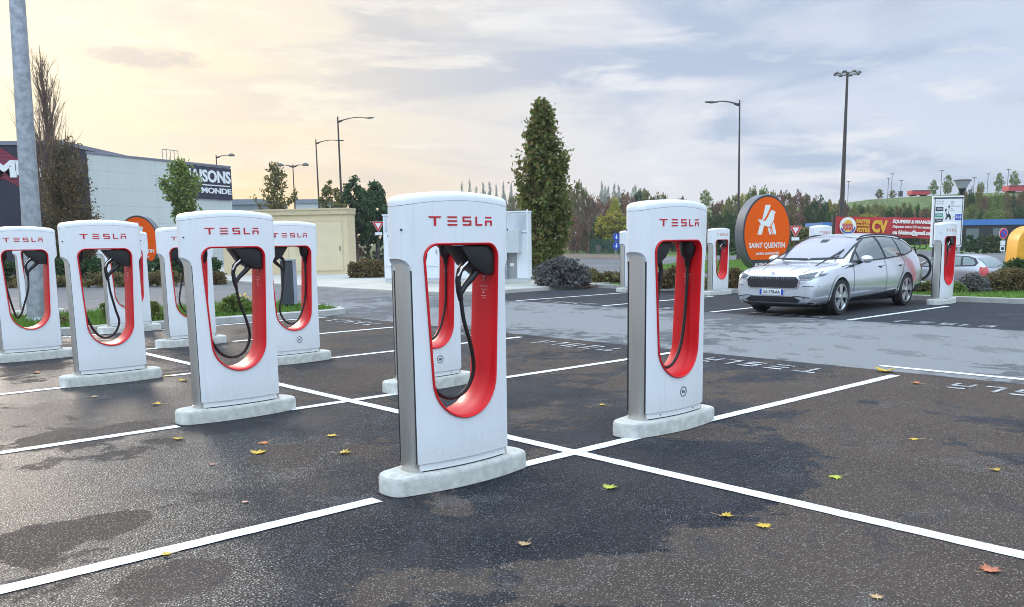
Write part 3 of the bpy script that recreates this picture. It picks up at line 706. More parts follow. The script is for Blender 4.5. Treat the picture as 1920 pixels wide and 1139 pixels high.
CABLES = [[(.035,-.06,1.31),(.06,-.06,1.15),(.13,-.05,.95),(.16,-.03,.78),(.10,-.01,.645),(-.02,0,.60),(-.15,.0,.66),(-.245,.005,.85),(-.275,.01,1.15),(-.285,.01,1.46)],
          [(.035,-.06,1.31),(.05,-.06,1.15),(.10,-.04,.93),(.14,-.02,.76),(.07,-.0,.61),(-.06,.01,.575),(-.18,.01,.70),(-.26,.01,.95),(-.28,.01,1.2),(-.285,.01,1.46)],
          [(.035,-.06,1.31),(.02,-.06,1.1),(-.05,-.03,.86),(-.10,-.02,.72),(-.15,.0,.66),(-.19,.01,.76),(-.24,.01,1.0),(-.275,.01,1.25),(-.285,.01,1.46)],
          [(.035,-.06,1.31),(-.02,-.06,1.15),(-.14,-.04,1.0),(-.2,-.02,.85),(-.14,-.0,.68),(-.06,.01,.66),(.0,.02,.78),(-.08,.03,.98),(-.24,.02,1.2),(-.285,.01,1.46)],
          [(.035,-.06,1.31),(.08,-.05,1.1),(.15,-.03,.8),(.10,-.01,.63),(.0,.0,.555),(-.12,.0,.60),(-.21,.005,.76),(-.25,.01,1.0),(-.27,.01,1.2),(-.285,.01,1.46)]]
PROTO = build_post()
PG = 'red and white charging posts on concrete plinths'
POSTS = [ # a, b, turned, cable, number, label
 (3.85,-4.94,0,0,None,'white charging post with a red-lined window standing nearest the camera'),
 (6.325,-4.98,1,4,'3A','white charging post numbered 3A to the right of the nearest post'),
 (6.20,-8.43,1,1,'3B','charging post numbered 3B seen through the window of the nearest post'),
 (3.785,-8.425,0,0,None,'charging post left of the nearest one and in front of post 3C'),
 (6.16,-11.75,1,1,'3C','charging post numbered 3C with the dark bin behind its window'),
 (3.64,-11.81,0,1,None,'charging post directly in front of the left orange oval sign'),
 (6.07,-15.22,1,4,'3D','half hidden charging post between the orange sign post and the one before 3C'),
 (3.53,-15.20,0,2,None,'leftmost charging post, cut by the photo edge, in front of the steel pole'),
 (6.20,-18.72,1,3,'3E','charging post seen through the window of the one before the orange sign'),
 (6.20,-25.60,1,1,None,'small far charging post seen through the window of the leftmost post'),
 (23.15,-9.45,0,2,None,'charging post beside the rear of the silver car, narrow side view'),
 (23.15,-12.85,0,0,None,'charging post behind the silver car with only its white head showing'),
 (23.15,-16.25,0,2,None,'far charging post between post 3A and the right orange oval sign'),
 (23.15,-19.80,0,3,None,'far charging post half hidden behind the left edge of post 3A'),
]
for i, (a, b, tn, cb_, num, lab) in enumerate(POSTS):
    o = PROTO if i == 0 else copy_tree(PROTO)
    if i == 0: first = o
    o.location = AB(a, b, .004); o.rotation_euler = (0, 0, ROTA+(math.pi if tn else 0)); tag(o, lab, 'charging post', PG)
POST_OBJS = [PROTO]+[o for o in COL.objects if o.name.startswith('charging_post.')]
_cm = [cable_mesh(i, c).build('cable', 'cable_black', None, smooth=70) for i, c in enumerate(CABLES)]
for i, (a, b, tn, cb_, num, lab) in enumerate(POSTS):
    o = next(q for q in POST_OBJS if q.get('label') == lab)
    c = bpy.data.objects.new('cable', _cm[cb_].data); COL.objects.link(c); c.parent = o
    if num:
        mb = MB(); O = Vector((-.055, lens(.055)+.001, .345)); U = Vector((-1,0,0)); V = Vector((0,0,1))
        mb.disc(O, U, V, .040, .046, 0, .002, 28)
        add_text(mb, num, O, U, V, -.022, .022, -.015, .015, 0, .002, bold=.02)
        mb.build('number_label', 'mark_dark', o)
for c in _cm: bpy.data.objects.remove(c)
# ------------------------------------------------------------------ cars
def carpaint(name, col, rough=.20, metal=.72):
    m, q, b = newmat(name); b.inputs['Base Color'].default_value = c4(col); b.inputs['Metallic'].default_value = metal
    g = q.new('ShaderNodeTexCoord').outputs['Object']
    q.inp(b.inputs['Roughness'], q.math('ADD', rough-.04, q.math('MULTIPLY', q.noise(g, 3, 4), .1)))
    b.inputs['Coat Weight'].default_value = .8; b.inputs['Coat Roughness'].default_value = .06
carpaint('car_silver', (.76,.78,.83)); carpaint('car_grey', (.40,.41,.45)); carpaint('car_black', (.02,.022,.03), .2, .3)
pmat('cladding', (.018,.018,.022), .5)
pmat('tyre', (.016,.016,.017), .75)
pmat('rim_silver', (.72,.72,.74), .3, metal=.9)
pmat('rim_dark', (.03,.03,.033), .4)
pmat('chrome', (.8,.8,.82), .12, metal=1.)
pmat('plate_white', (.78,.78,.78), .4); pmat('plate_blue', (.01,.05,.42), .4)
pmat('tail_red', (.45,.01,.012), .2, coat=.5); pmat('lamp_clear', (.38,.40,.43), .12, coat=.8)
pmat('lamp_dark', (.09,.10,.12), .12, coat=.8)
def glass_dark(name, col, rough=.03):
    m, q, b = newmat(name); b.inputs['Base Color'].default_value = c4(col); b.inputs['Roughness'].default_value = rough
    b.inputs['Specular IOR Level'].default_value = .8; b.inputs['Coat Weight'].default_value = 1.; b.inputs['Coat Roughness'].default_value = .02
glass_dark('glass_side', (.09,.115,.115)); glass_dark('glass_screen', (.26,.235,.29), .06); glass_dark('glass_rear', (.10,.15,.16))
def car_body(name, st, mat, parent, wheels, wr, hood_n=5, sub=2):
    "loft through stations: x, zb, w, zbelt, wb, zt, wt, zr"
    loops = []
    for (x, zb, w, zl, wb, zt, wt, zr) in st:
        h = [(0,zb),(.70*w,zb),(.95*w,zb+.06),(w,zb+(zl-zb)*.36),(w*1.0,zb+(zl-zb)*.68),(wb,zl),((wb+wt)*.5+.018,(zl+zt)*.5),(wt,zt),(wt*.62,zt+(zr-zt)*.72),(0,zr)]
        full = [(x,-y,z) for y,z in h] + [(x,y,z) for y,z in h[-2:0:-1]]
        loops.append(full)
    o = MB().rings(loops).build(name, mat, parent)
    md = o.modifiers.new('s', 'SUBSURF'); md.levels = md.render_levels = sub
    me = evaluated(o); o.modifiers.clear(); o.data = me
    bm = bmesh.new(); bm.from_mesh(me); bvh = BVHTree.FromBMesh(bm); bm.free()
    cu = []
    for (x, z) in wheels:
        for s in (-1, 1):
            cu.append(MB().disc((x, s*.80, z), (1,0,0), (0,0,1), 0, wr, -.28, .28, 40).build('c', None))
    if cu: carve(o, cu)
    o.data.polygons.foreach_set('use_smooth', [True]*len(o.data.polygons)); o.data.set_sharp_from_angle(angle=R(35))
    return o, bvh
def patch(bvh, polys, axis, name, mat, parent, off=.004, res=.05, label=None, mirror=False, th=0.):
    "panel cut to an outline and laid on the body: axis 'y-' side, 'x+' from the front, 'x-' from the rear, 'z' from above"
    mb = MB()
    for poly in polys:
        bm = bmesh.new(); vs = [bm.verts.new((u, v, 0)) for u, v in poly]; bm.faces.new(vs)
        us = [p[0] for p in poly]; vv = [p[1] for p in poly]
        for lo, hi, nn in ((min(us), max(us), (1,0,0)), (min(vv), max(vv), (0,1,0))):
            k = max(1, int((hi-lo)/res))
            for i in range(1, k):
                c = lo+(hi-lo)*i/k
                bmesh.ops.bisect_plane(bm, geom=bm.verts[:]+bm.edges[:]+bm.faces[:], plane_co=(c,0,0) if nn[0] else (0,c,0), plane_no=nn)
        out = {}; bm.verts.index_update(); P = []
        for v in bm.verts:
            u, w = v.co.x, v.co.y
            if axis == 'y-': o, d = Vector((u,-5,w)), Vector((0,1,0))
            elif axis == 'y+': o, d = Vector((u,5,w)), Vector((0,-1,0))
            elif axis == 'x+': o, d = Vector((-5,u,w)), Vector((1,0,0))
            elif axis == 'x-': o, d = Vector((12,u,w)), Vector((-1,0,0))
            else: o, d = Vector((u,w,6)), Vector((0,0,-1))
            h, n, i_, ds = bvh.ray_cast(o, d)
            if h is None:
                h, n, i_, ds = bvh.find_nearest(o+d*4.2)
            if n.dot(d) > 0: n = -n
            P.append(h + n*off*.6 - d*off*.6)
        mb.add(P, [tuple(v.index for v in f.verts) for f in bm.faces]); bm.free()
    o = mb.build(name, mat, parent, smooth=40)
    if th:
        md = o.modifiers.new('t', 'SOLIDIFY'); md.thickness = th; md.offset = 1
        me = evaluated(o); o.modifiers.clear(); o.data = me
    if label: o['label'] = label
    return o
def strip_poly(pts, w):
    "thin ribbon polygon along a polyline"
    a, b = [], []
    for i, p in enumerate(pts):
        p0 = Vector(pts[max(i-1,0)]); p1 = Vector(pts[min(i+1,len(pts)-1)]); d = (p1-p0).normalized(); n = Vector((-d.y, d.x))*w/2
        a.append((p[0]+n.x, p[1]+n.y)); b.append((p[0]-n.x, p[1]-n.y))
    return a + b[::-1]
def car_wheel(parent, x, y, z, r, side, spokes=5, rim=.74):
    w = MB(); t_ = .215
    prof = [(r*rim,-t_/2),(r*.94,-t_/2),(r*.985,-t_/2+.03),(r,-t_*.2),(r,t_*.2),(r*.985,t_/2-.03),(r*.94,t_/2),(r*rim,t_/2)]
    L = [[(x+q*math.cos(2*math.pi*k/40), y+v*side, z+q*math.sin(2*math.pi*k/40)) for k in range(40)] for q, v in prof]
    ty = w.rings(L, False, False).build('wheel', 'tyre', parent, smooth=40)
    MB().disc((x,y+side*t_*.12,z), (1,0,0), (0,0,1), 0, r*rim*.99, -.02, .02, 36).build('rim_barrel', 'rim_dark', ty, smooth=40)
    rm = MB(); rm.disc((x,y+side*(t_*.5-.01),z), (1,0,0), (0,0,1), r*rim*.93, r*rim*1.005, -.02, .012, 40)
    for k in range(spokes):
        a = 2*math.pi*k/spokes+.3
        for da, wd in ((-.17,.05),(.17,.05)):
            c, s = math.cos(a+da), math.sin(a+da); rr = r*rim
            def pt(rad, off): return (x+rad*c-off*s, z+rad*s+off*c)
            pl = [pt(rr*.12,-.02), pt(rr*.96,-wd), pt(rr*.96,wd*.6), pt(rr*.12,.02)]
            yo = y+side*(t_*.5-.02)
            rm.add([(p[0],yo+side*.008*(1 if i in (1,2) else 2),p[1]) for i,p in enumerate(pl)]+[(p[0],yo-side*.03,p[1]) for p in pl], [(0,1,2,3),(7,6,5,4),(0,4,5,1),(1,5,6,2),(2,6,7,3),(3,7,4,0)])
    rm.disc((x,y+side*(t_*.5),z), (1,0,0), (0,0,1), 0, r*.13, -.03, .008, 20)
    rm.build('rim', 'rim_silver', ty, smooth=30)
    return ty

KX_ = 1.16                                    # the parked estate is long for its height
def suv():
    root = empty('parked_car', (0,0,0), 0, 'silver electric estate car parked nose out between the far charging posts', 'car')
    S = [(-.015,.36,.66,.70,.64,.785,.54,.80),(.02,.26,.80,.76,.77,.84,.64,.86),(.12,.20,.885,.82,.85,.895,.70,.92),(.30,.185,.905,.895,.875,.945,.70,.975),(.62,.185,.935,.94,.915,.99,.74,1.02),(1.0,.19,.94,.965,.915,1.02,.75,1.05),
         (1.10,.19,.94,.975,.905,1.05,.755,1.085),(1.22,.19,.94,.98,.90,1.115,.735,1.16),(1.75,.19,.94,.985,.90,1.40,.675,1.44),(2.12,.19,.94,.99,.90,1.535,.645,1.585),(2.5,.19,.94,1.0,.90,1.58,.635,1.635),(3.1,.19,.94,1.01,.90,1.585,.63,1.645),
         (3.65,.19,.94,1.03,.895,1.56,.625,1.625),(4.05,.20,.935,1.05,.885,1.52,.615,1.59),(4.32,.22,.925,1.06,.865,1.42,.62,1.49),(4.47,.26,.90,1.03,.83,1.20,.64,1.25),(4.58,.32,.86,.96,.80,1.04,.66,1.06),(4.65,.42,.76,.86,.72,.91,.58,.925)]
    st = [(x*KX_, *r_) for x, *r_ in S]
    xf, xr = .90*KX_, 3.665*KX_
    body, bv = car_body('body', st, 'car_silver', root, [(xf,.36),(xr,.36)], .405)
    X = lambda pts: [(x*KX_, z) for x, z in pts]
    # dark lower cladding, arches, sills
    for sd, ax in ((-1,'y-'),(1,'y+')):
        for cx in (xf, xr):
            ring = arc(cx,.36,.45,-8,188,22)+arc(cx,.36,.402,188,-8,22)
            patch(bv, [ring], ax, 'arch_trim', 'car_silver', body, .012)
        patch(bv, [X([(1.36,.20),(3.22,.20),(3.20,.40),(2.6,.365),(1.9,.335),(1.40,.325)])], ax, 'sill_cladding', 'cladding', root, .010)
        patch(bv, [X([(4.08,.25),(4.60,.36),(4.60,.50),(4.09,.44)])], ax, 'sill_cladding', 'cladding', root, .010)
        # windows with black surround
        patch(bv, [X([(1.30,1.035),(1.62,1.24),(2.0,1.455),(2.25,1.535),(2.7,1.568),(3.2,1.562),(3.62,1.53),(3.95,1.46),(4.24,1.29),(4.16,1.215),(3.7,1.13),(2.9,1.075),(2.0,1.04)])], ax, 'window_frame', 'cladding', root, .006)
        for pl in ([(1.70,1.07),(1.72,1.27),(1.98,1.415),(2.25,1.51),(2.63,1.538),(2.71,1.095),(2.2,1.075)],[(2.80,1.10),(2.73,1.54),(3.15,1.535),(3.42,1.512),(3.47,1.135)],[(3.53,1.14),(3.48,1.505),(3.62,1.488),(3.90,1.43),(4.14,1.285),(4.06,1.225),(3.75,1.165)],[(1.43,1.07),(1.64,1.07),(1.65,1.22),(1.46,1.095)]):
            patch(bv, [X(pl)], ax, 'side_window', 'glass_side', root, .011)
        # shut lines and handles
        sl_ = []
        for pts in ([(1.42,1.03),(1.40,.9),(1.38,.45)],[(2.70,1.08),(2.74,.9),(2.74,.5),(2.70,.36)],[(3.52,1.11),(3.60,.98),(3.42,.72),(3.26,.42)],[(1.42,.97),(1.2,.99),(.95,.96)]):
            sl_.append(X(strip_poly(pts, .012)))
        patch(bv, sl_, ax, 'shut_line', 'cladding', body, .005)
        for hx in (2.52, 3.40):
            hb = MB(); h, n, _, _ = bv.ray_cast(Vector((hx*KX_, sd*5, .925)), Vector((0,-sd,0)))
            patch(bv, [arc(hx*KX_-.03,.920,.075,0,360,16,.028)], ax, 'handle_recess', 'cladding', body, .004)
            hb.box(hx*KX_-.11, hx*KX_+.11, min(h.y+sd*.005, h.y+sd*.04), max(h.y+sd*.005, h.y+sd*.04), .925, .955)
            hb.build('door_handle', 'car_silver', root, bevel=.01, smooth=40)
        patch(bv, [X([(1.03,.935),(1.42,.99),(1.42,.955),(1.28,.95)])], ax, 'wing_trim', 'cladding', root, .007)
        # door mirror
        mm = MB(); yb = sd*.93
        mc = (1.64*KX_, sd*1.04, 1.10)
        mm.rings([[(mc[0]+dx_*1., mc[1]+yy*s_, mc[2]+zz*s_) for yy, zz in arc(0,0,.115,0,337.5,15,.080)] for dx_, s_ in ((-.13,.35),(-.10,.75),(-.04,1.0),(.05,1.0),(.075,.9))])
        mi = mm.build('door_mirror', 'car_silver', root, smooth=50)
        MB().tube([(mc[0]-.02, sd*.86, 1.03),(mc[0]-.02, sd*.98, 1.07)], [.05,.04], 8).build('mirror_foot', 'cladding', mi, smooth=50)
        MB().disc((mc[0]+.08, mc[1], mc[2]), (0,sd,0), (0,0,1), 0, .085, -.004, .004, 20).build('mirror_glass', 'glass_side', mi)
        # roof rail
        rl = []
        for x in np.linspace(2.05, 3.95, 14):
            h, n, _, _ = bv.ray_cast(Vector((x*KX_, sd*.60, 4)), Vector((0,0,-1))); e = min(1., 6*min(abs(x-2.05), abs(x-3.95)))
            rl.append((h.x, h.y, h.z+.012+.035*e))
        MB().tube(rl, .017, 8).build('roof_rail', 'cladding', root, smooth=60)
        patch(bv, [X([(4.36,.93),(4.62,.90),(4.62,.80),(4.50,.80)])], ax, 'tail_lamp', 'tail_red', root, .008)
        # head lamp wraps from the grille corner to the wing
        hp = [(sd*.545,.815),(sd*.60,.725),(sd*.78,.73),(sd*.885,.80),(sd*.915,.91),(sd*.82,.885)]
        patch(bv, [[(x*KX_, y*sd) for x, y in strip_poly(pp, .012)] for pp in ([(.06,.60),(.3,.70),(.7,.755),(1.06,.775)],[(.10,.30),(.5,.40),(1.0,.50)])], 'z', 'bonnet_line', 'cladding' if False else 'lamp_dark', body, .004)
        hl = patch(bv, [hp], 'x+', 'headlight', 'lamp_dark', root, .008)
        patch(bv, [[(sd*.65,.765),(sd*.70,.76),(sd*.70,.80),(sd*.66,.805)],[(sd*.73,.77),(sd*.78,.775),(sd*.79,.82),(sd*.73,.815)]], 'x+', 'lens', 'lamp_dark', hl, .014)
        patch(bv, [strip_poly([(sd*.60,.742),(sd*.78,.75),(sd*.865,.80)], .014)], 'x+', 'running_light', 'lamp_clear', hl, .015)
        # bumper corner fins
        patch(bv, [strip_poly([(sd*.64,.615),(sd*.885,.605)], .012)], 'x+', 'bumper_fin', 'cladding', root, .008)
        patch(bv, [strip_poly([(sd*.44,.405),(sd*.56,.415),(sd*.78,.385)], .016)], 'x+', 'bumper_fin', 'cladding', root, .008)
        for cx in (xf, xr): car_wheel(root, cx, sd*.835, .36, .36, sd)
    # front
    gr = [(-.50,.79),(.50,.79),(.565,.735),(.53,.60),(.47,.575),(-.47,.575),(-.53,.60),(-.565,.735)]
    gr2 = [(u*1.055, .683+(v-.683)*1.20) for u, v in gr]
    patch(bv, [gr2], 'x+', 'grille_surround', 'chrome', root, .010)
    g1 = patch(bv, [gr], 'x+', 'grille', 'cladding', root, .016)
    patch(bv, [strip_poly([(u, .785), (u, .70)], .012) for u in np.linspace(-.46,.46,19)], 'x+', 'grille_ribs', 'lamp_dark', g1, .022, th=.004)
    patch(bv, [[(-.46,.405),(.46,.405),(.60,.335),(.54,.29),(-.54,.29),(-.60,.335)]], 'x+', 'lower_intake', 'cladding', root, .008)
    patch(bv, [[(-.80,.275),(.80,.275),(.78,.225),(.5,.20),(-.5,.20),(-.78,.225)]], 'x+', 'front_splitter', 'cladding', root, .012, th=.01)
    bg_ = bv.ray_cast(Vector((-5,0,.845)), Vector((1,0,0)))
    MB().disc((bg_[0].x-.01,0,.845), (0,1,0), (0,0,1), .022, .036, -.006, .006, 20).disc((bg_[0].x-.01,0,.845), (0,1,0), (0,0,1), 0, .012, -.006, .006, 10).build('badge', 'chrome', root)
    fx = min(bv.ray_cast(Vector((-5,y,.5)), Vector((1,0,0)))[0].x for y in (0,.26))-.03
    pl = MB(); pl.box(fx, fx+.02, -.26, .26, .435, .55); plo = pl.build('number_plate', 'plate_white', root, bevel=.004)
    O = Vector((fx-.001,0,.4925)); U = Vector((0,1,0)); V = Vector((0,0,1))
    # seen from the front the car's own +y is on the viewer's right-hand side of the frame (-x normal)
    O2 = Vector((fx-.001,0,.4925)); U2 = Vector((0,-1,0))
    MB().box(fx-.003, fx+.001, -.26, -.215, .437, .548).build('plate_band', 'plate_blue', plo); MB().box(fx-.003, fx+.001, .215, .26, .437, .548).build('plate_band', 'plate_blue', plo)
    add_text(MB(), 'GA-770-AA', O2, U2, V, -.19, .19, -.036, .036, 0, .003, bold=.012).build('plate_text', 'mark_dark', plo)
    # screens
    patch(bv, [[(-.76,1.115),(-.4,1.09),(0,1.08),(.4,1.09),(.76,1.115),(.645,1.525),(.3,1.56),(0,1.565),(-.3,1.56),(-.645,1.525)]], 'x+', 'windscreen_frame', 'cladding', root, .005)
    ws = patch(bv, [[(-.725,1.135),(-.4,1.11),(0,1.10),(.4,1.11),(.725,1.135),(.62,1.51),(.3,1.545),(0,1.55),(-.3,1.545),(-.62,1.51)]], 'x+', 'windscreen', 'glass_screen', root, .010)
    patch(bv, [strip_poly([(-.1,1.115),(-.45,1.125),(-.66,1.15)], .016), strip_poly([(.5,1.115),(.2,1.115),(-.05,1.11)], .016)], 'x+', 'wiper', 'cladding', root, .018)
    patch(bv, [[(-.09,1.50),(.09,1.50),(.07,1.44),(-.07,1.44)]], 'x+', 'mirror_housing', 'cladding', ws, .014)
    patch(bv, [[(-.62,1.10),(.62,1.10),(.57,1.45),(-.57,1.45)]], 'x-', 'rear_window', 'glass_rear', root, .008)
    MB().box(.5*KX_, 4.2*KX_, -.70, .70, .17, .42).build('underbody', 'cladding', root)
    return root
car = suv()
# long axis: car x (rearwards) runs along the bay, a little askew
CA = R(43.5); car.location = gp(1567, 591)+Vector((0,0,.006)); 
car.scale = (1.10,1.10,1.10); crot = math.pi/2-R(46.0); car.rotation_euler = (0,0,crot)
_o = Matrix.Rotation(crot, 4, 'Z') @ Vector((.90*KX_*1.10, -.84*1.10, 0)); car.location -= _o
def hatch(name, label, paint, loc, rz, s=1., wheels=True):
    root = empty(name, loc, rz, label, 'car', None, (s,s,s))
    S = [(0,.35,.55,.66,.5,.72,.42,.74),(.06,.24,.74,.76,.68,.82,.56,.84),(.3,.19,.83,.86,.80,.91,.66,.94),(.75,.19,.86,.94,.84,.99,.70,1.03),(1.0,.19,.86,.96,.84,1.05,.70,1.09),(1.45,.19,.865,.98,.83,1.30,.62,1.35),(1.9,.19,.865,.99,.83,1.44,.57,1.49),(2.6,.19,.865,1.0,.83,1.48,.56,1.535),
         (3.2,.19,.865,1.0,.82,1.46,.555,1.515),(3.6,.20,.86,1.0,.81,1.37,.56,1.43),(3.86,.22,.85,.97,.79,1.12,.62,1.16),(3.98,.28,.82,.90,.76,.97,.64,.985),(4.05,.40,.74,.78,.68,.84,.56,.85)]
    body, bv = car_body('body', S, paint, root, [(.78,.31),(3.30,.31)], .35)
    for sd, ax in ((-1,'y-'),(1,'y+')):
        patch(bv, [[(1.15,1.02),(1.55,1.27),(1.95,1.42),(2.6,1.465),(3.15,1.44),(3.45,1.36),(3.62,1.20),(3.55,1.08),(2.4,1.04)]], ax, 'window_frame', 'cladding', root, .005)
        for pl in ([(1.45,1.06),(1.75,1.28),(2.0,1.395),(2.33,1.42),(2.33,1.07)],[(2.42,1.075),(2.42,1.425),(2.9,1.42),(3.0,1.10)],[(3.08,1.105),(2.98,1.41),(3.15,1.40),(3.4,1.32),(3.53,1.18),(3.48,1.12)]):
            patch(bv, [pl], ax, 'side_window', 'glass_rear', root, .010)
        patch(bv, [[(3.72,1.06),(3.92,1.02),(3.98,.70),(3.80,.74)]], ax, 'tail_lamp', 'tail_red', root, .010)
        patch(bv, [[(sd*.60,1.06),(sd*.76,1.02),(sd*.80,.72),(sd*.68,.74)]], 'x-', 'tail_lamp', 'tail_red', root, .010)
        patch(bv, [strip_poly([(2.37,1.05),(2.38,.5),(2.30,.3)], .012), strip_poly([(1.25,1.0),(1.22,.4)], .012)], ax, 'shut_line', 'cladding', body, .005)
        patch(bv, [arc(2.22,.90,.08,0,360,14,.025)], ax, 'door_handle', 'cladding', root, .012)
        for cx in (.78, 3.30): car_wheel(root, cx, sd*.75, .31, .31, sd)
    patch(bv, [[(-.60,1.03),(.60,1.03),(.545,1.36),(.3,1.40),(-.3,1.40),(-.545,1.36)]], 'x-', 'rear_window', 'glass_rear', root, .010)
    patch(bv, [strip_poly([(0,1.06),(.2,1.08),(.42,1.12)], .018)], 'x-', 'rear_wiper', 'cladding', root, .02)
    patch(bv, [[(-.26,.62),(.26,.62),(.26,.73),(-.26,.73)]], 'x-', 'number_plate', 'plate_white', root, .012)
    patch(bv, [[(-.66,1.02),(.66,1.02),(.56,1.40),(-.56,1.40)]], 'x+', 'windscreen', 'glass_rear', root, .010)
    MB().box(.4, 3.8, -.62, .62, .16, .4).build('underbody', 'cladding', root)
    return root
h2 = at(1790, 500, 36.5)
hatch('parked_car', 'silver hatchback seen from behind on the lower road beyond the shrubs', 'car_grey', (h2.x-1.55, 38.0, -.60), R(-58), 1.05)
h3 = gp(1070, 466); h3 = at(1069, 464, 155)
hatch('parked_car', 'small black car far off beside the columnar tree', 'car_black', (h3.x-.3, 157, hill_h(1070,155)-.02), R(-62), 1.05)
# ------------------------------------------------------------------ bicycle on its carrier behind the silver car
Mc = Matrix.Translation(car.location) @ Matrix.Rotation(crot, 4, 'Z') @ Matrix.Scale(1.10, 4)
carr = empty('bicycle_carrier', Mc @ Vector((4.66*KX_, 0, 0)), crot, 'dark rear bicycle carrier with a grey post behind the silver car', 'bike carrier')
MB().box(.06,.16,-.30,-.18,.06,1.02).box(.06,.14,.30,.36,.5,.9).build('post', 'cladding', carr, bevel=.01)
MB().box(.0,.75,-.72,-.60,.46,.52).box(.0,.75,.55,.66,.46,.52).box(.05,.18,-.75,.75,.43,.50).build('platform', 'silver_trim', carr, bevel=.01)
MB().box(-.1,.1,-.05,.05,.38,.46).build('tow_arm', 'cladding', carr, bevel=.01)
bk = empty('bicycle', Mc @ Vector((4.66*KX_+.40, -.55, .50)), crot-math.pi/2, 'dark road bicycle with drop handlebars carried behind the silver car', 'bicycle')
def bike():
    r = .335
    for nm, cx in (('front_wheel', 0.), ('rear_wheel', -1.0)):
        L = [(cx+r*math.cos(2*math.pi*k/36), 0, r+r*math.sin(2*math.pi*k/36)) for k in range(37)]
        w = MB().tube(L, .026, 8, False).build(nm, 'tyre', bk, smooth=60)
        rimv = MB().tube([(cx+(r-.03)*math.cos(2*math.pi*k/36), 0, r+(r-.03)*math.sin(2*math.pi*k/36)) for k in range(37)], .014, 6, False).build('rim', 'rim_dark', w, smooth=60)
        sp = MB()
        for k in range(20):
            a = 2*math.pi*k/20; sp.tube([(cx, .02*(-1)**k, r), (cx+(r-.035)*math.cos(a), 0, r+(r-.035)*math.sin(a))], .0018, 4, False)
        sp.tube([(cx,-.05,r),(cx,.05,r)], .02, 8); sp.build('spokes', 'silver_trim', w)
    bb = (-.58,0,.28); hd = (-.10,0,.86); hb = (-.07,0,.76); st = (-.72,0,.80); ra = (-1.0,0,r)
    f = MB(); f.tube([st,hd],.016,8); f.tube([bb,hb],.018,8); f.tube([bb,(-.75,0,.88)],.016,8); f.tube([bb,ra],.010,6); f.tube([st,ra],.009,6); f.tube([hb,(0,0,r)],.014,8); f.tube([hd,hb],.02,8)
    f.build('frame', 'cladding', bk, smooth=60)
    h = MB(); h.tube([hd,(-.11,0,.95),(.0,0,.96)],.014,8); h.tube([(0,-.2,.96),(0,.2,.96)],.014,8)
    for s in (-1,1): h.tube([(0,s*.2,.96),(.07,s*.205,.96),(.12,s*.205,.90),(.09,s*.21,.83),(.0,s*.215,.82),(-.04,s*.215,.82)],.015,8); h.tube([(.06,s*.205,.97),(.11,s*.2,1.02),(.13,s*.2,.98)],[.02,.016,.01],8)
    h.build('handlebar', 'black_plastic', bk, smooth=60)
    s = MB(); s.rings([[(-.86+u,w*v,.93+t_) for u,w,v,t_ in ((0,1,.07,0),(.12,1,.055,.01),(.28,1,.012,.005),(.28,-1,.012,.005),(.12,-1,.055,.01),(0,-1,.07,0))],[(-.86+u,w*v,.965+t_) for u,w,v,t_ in ((0,1,.06,0),(.12,1,.045,.01),(.28,1,.01,.0),(.28,-1,.01,.0),(.12,-1,.045,.01),(0,-1,.06,0))]]); s.build('saddle','black_plastic',bk,smooth=60)
    c = MB(); c.disc((-.58,.05,.28),(1,0,0),(0,0,1),.06,.09,-.003,.003,24); c.tube([(-.58,.06,.28),(-.50,.07,.13)],.009,6); c.tube([(-.58,-.06,.28),(-.66,-.07,.43)],.009,6); c.build('crankset','silver_trim',bk)
bike()
# ------------------------------------------------------------------ masts, lamps, signs
pmat('galvanised', (.36,.38,.41), .5, metal=.55, var=.22, nscale=7, bump=.1, bscale=20, dirt=.2)
pmat('dark_pole', (.045,.035,.030), .6, var=.2)
pmat('lamp_grey', (.11,.10,.095), .5)
pmat('sign_orange', (.85,.105,.0), .55, var=.03, spec=.2)
pmat('sign_dark', (.035,.037,.045), .45)
pmat('sign_side', (.14,.14,.165), .45)
pmat('sign_white', (.80,.80,.80), .5, var=.02)
pmat('sign_red', (.62,.03,.035), .5, var=.03)
pmat('banner_red', (.50,.028,.038), .6, var=.10, nscale=2.2)
pmat('banner_yellow', (.80,.42,.04), .6); pmat('banner_white', (.82,.78,.76), .6)
pmat('blue_paint', (.02,.07,.42), .5); pmat('green_paint', (.04,.30,.20), .5); pmat('map_black', (.02,.02,.022), .6)
pmat('lime_paint', (.45,.5,.12), .5); pmat('text_grey', (.25,.25,.26), .6)
pmat('container_yellow', (.80,.36,.01), .4, var=.05, coat=.2, dirt=.15)
pmat('bin_dark', (.045,.05,.06), .5, var=.1)
pmat('bin_side', (.30,.33,.40), .4)
X3, Y3, Z3 = Vector((1,0,0)), Vector((0,1,0)), Vector((0,0,1))
# big galvanised pole on the island
p0 = gp(71, 603, .10)
pole = empty('lamp_mast', p0, 0, 'tall galvanised steel pole on the grass island at the left', 'lamp mast')
MB().tube([(0,0,0),(.43,0,14)], [.212,.10], 20).build('pole', 'galvanised', pole, smooth=40)
MB().disc((0,0,0),X3,Y3,0,.33,0,.03,24).tube([(0,0,.03),(0,0,.10)],[.26,.235],20).build('base_plate', 'galvanised', pole, smooth=40)
mbn = MB()
for k in range(4): mbn.tube([(.28*math.cos(k*1.571+.78),.28*math.sin(k*1.571+.78),.02),(.28*math.cos(k*1.571+.78),.28*math.sin(k*1.571+.78),.09)],.016,8)
mbn.build('anchor_bolts', 'screw_steel', pole)
MB().tube([(.08,0,2.62),(.083,0,2.70)], [.180,.179], 20).build('collar', 'galvanised', pole, smooth=40)
MB().tube([(.43,0,13.9),(.7,-.3,14.1),(1.4,-.9,14.2)], [.06,.05,.04], 10).build('arm', 'galvanised', pole, smooth=40)
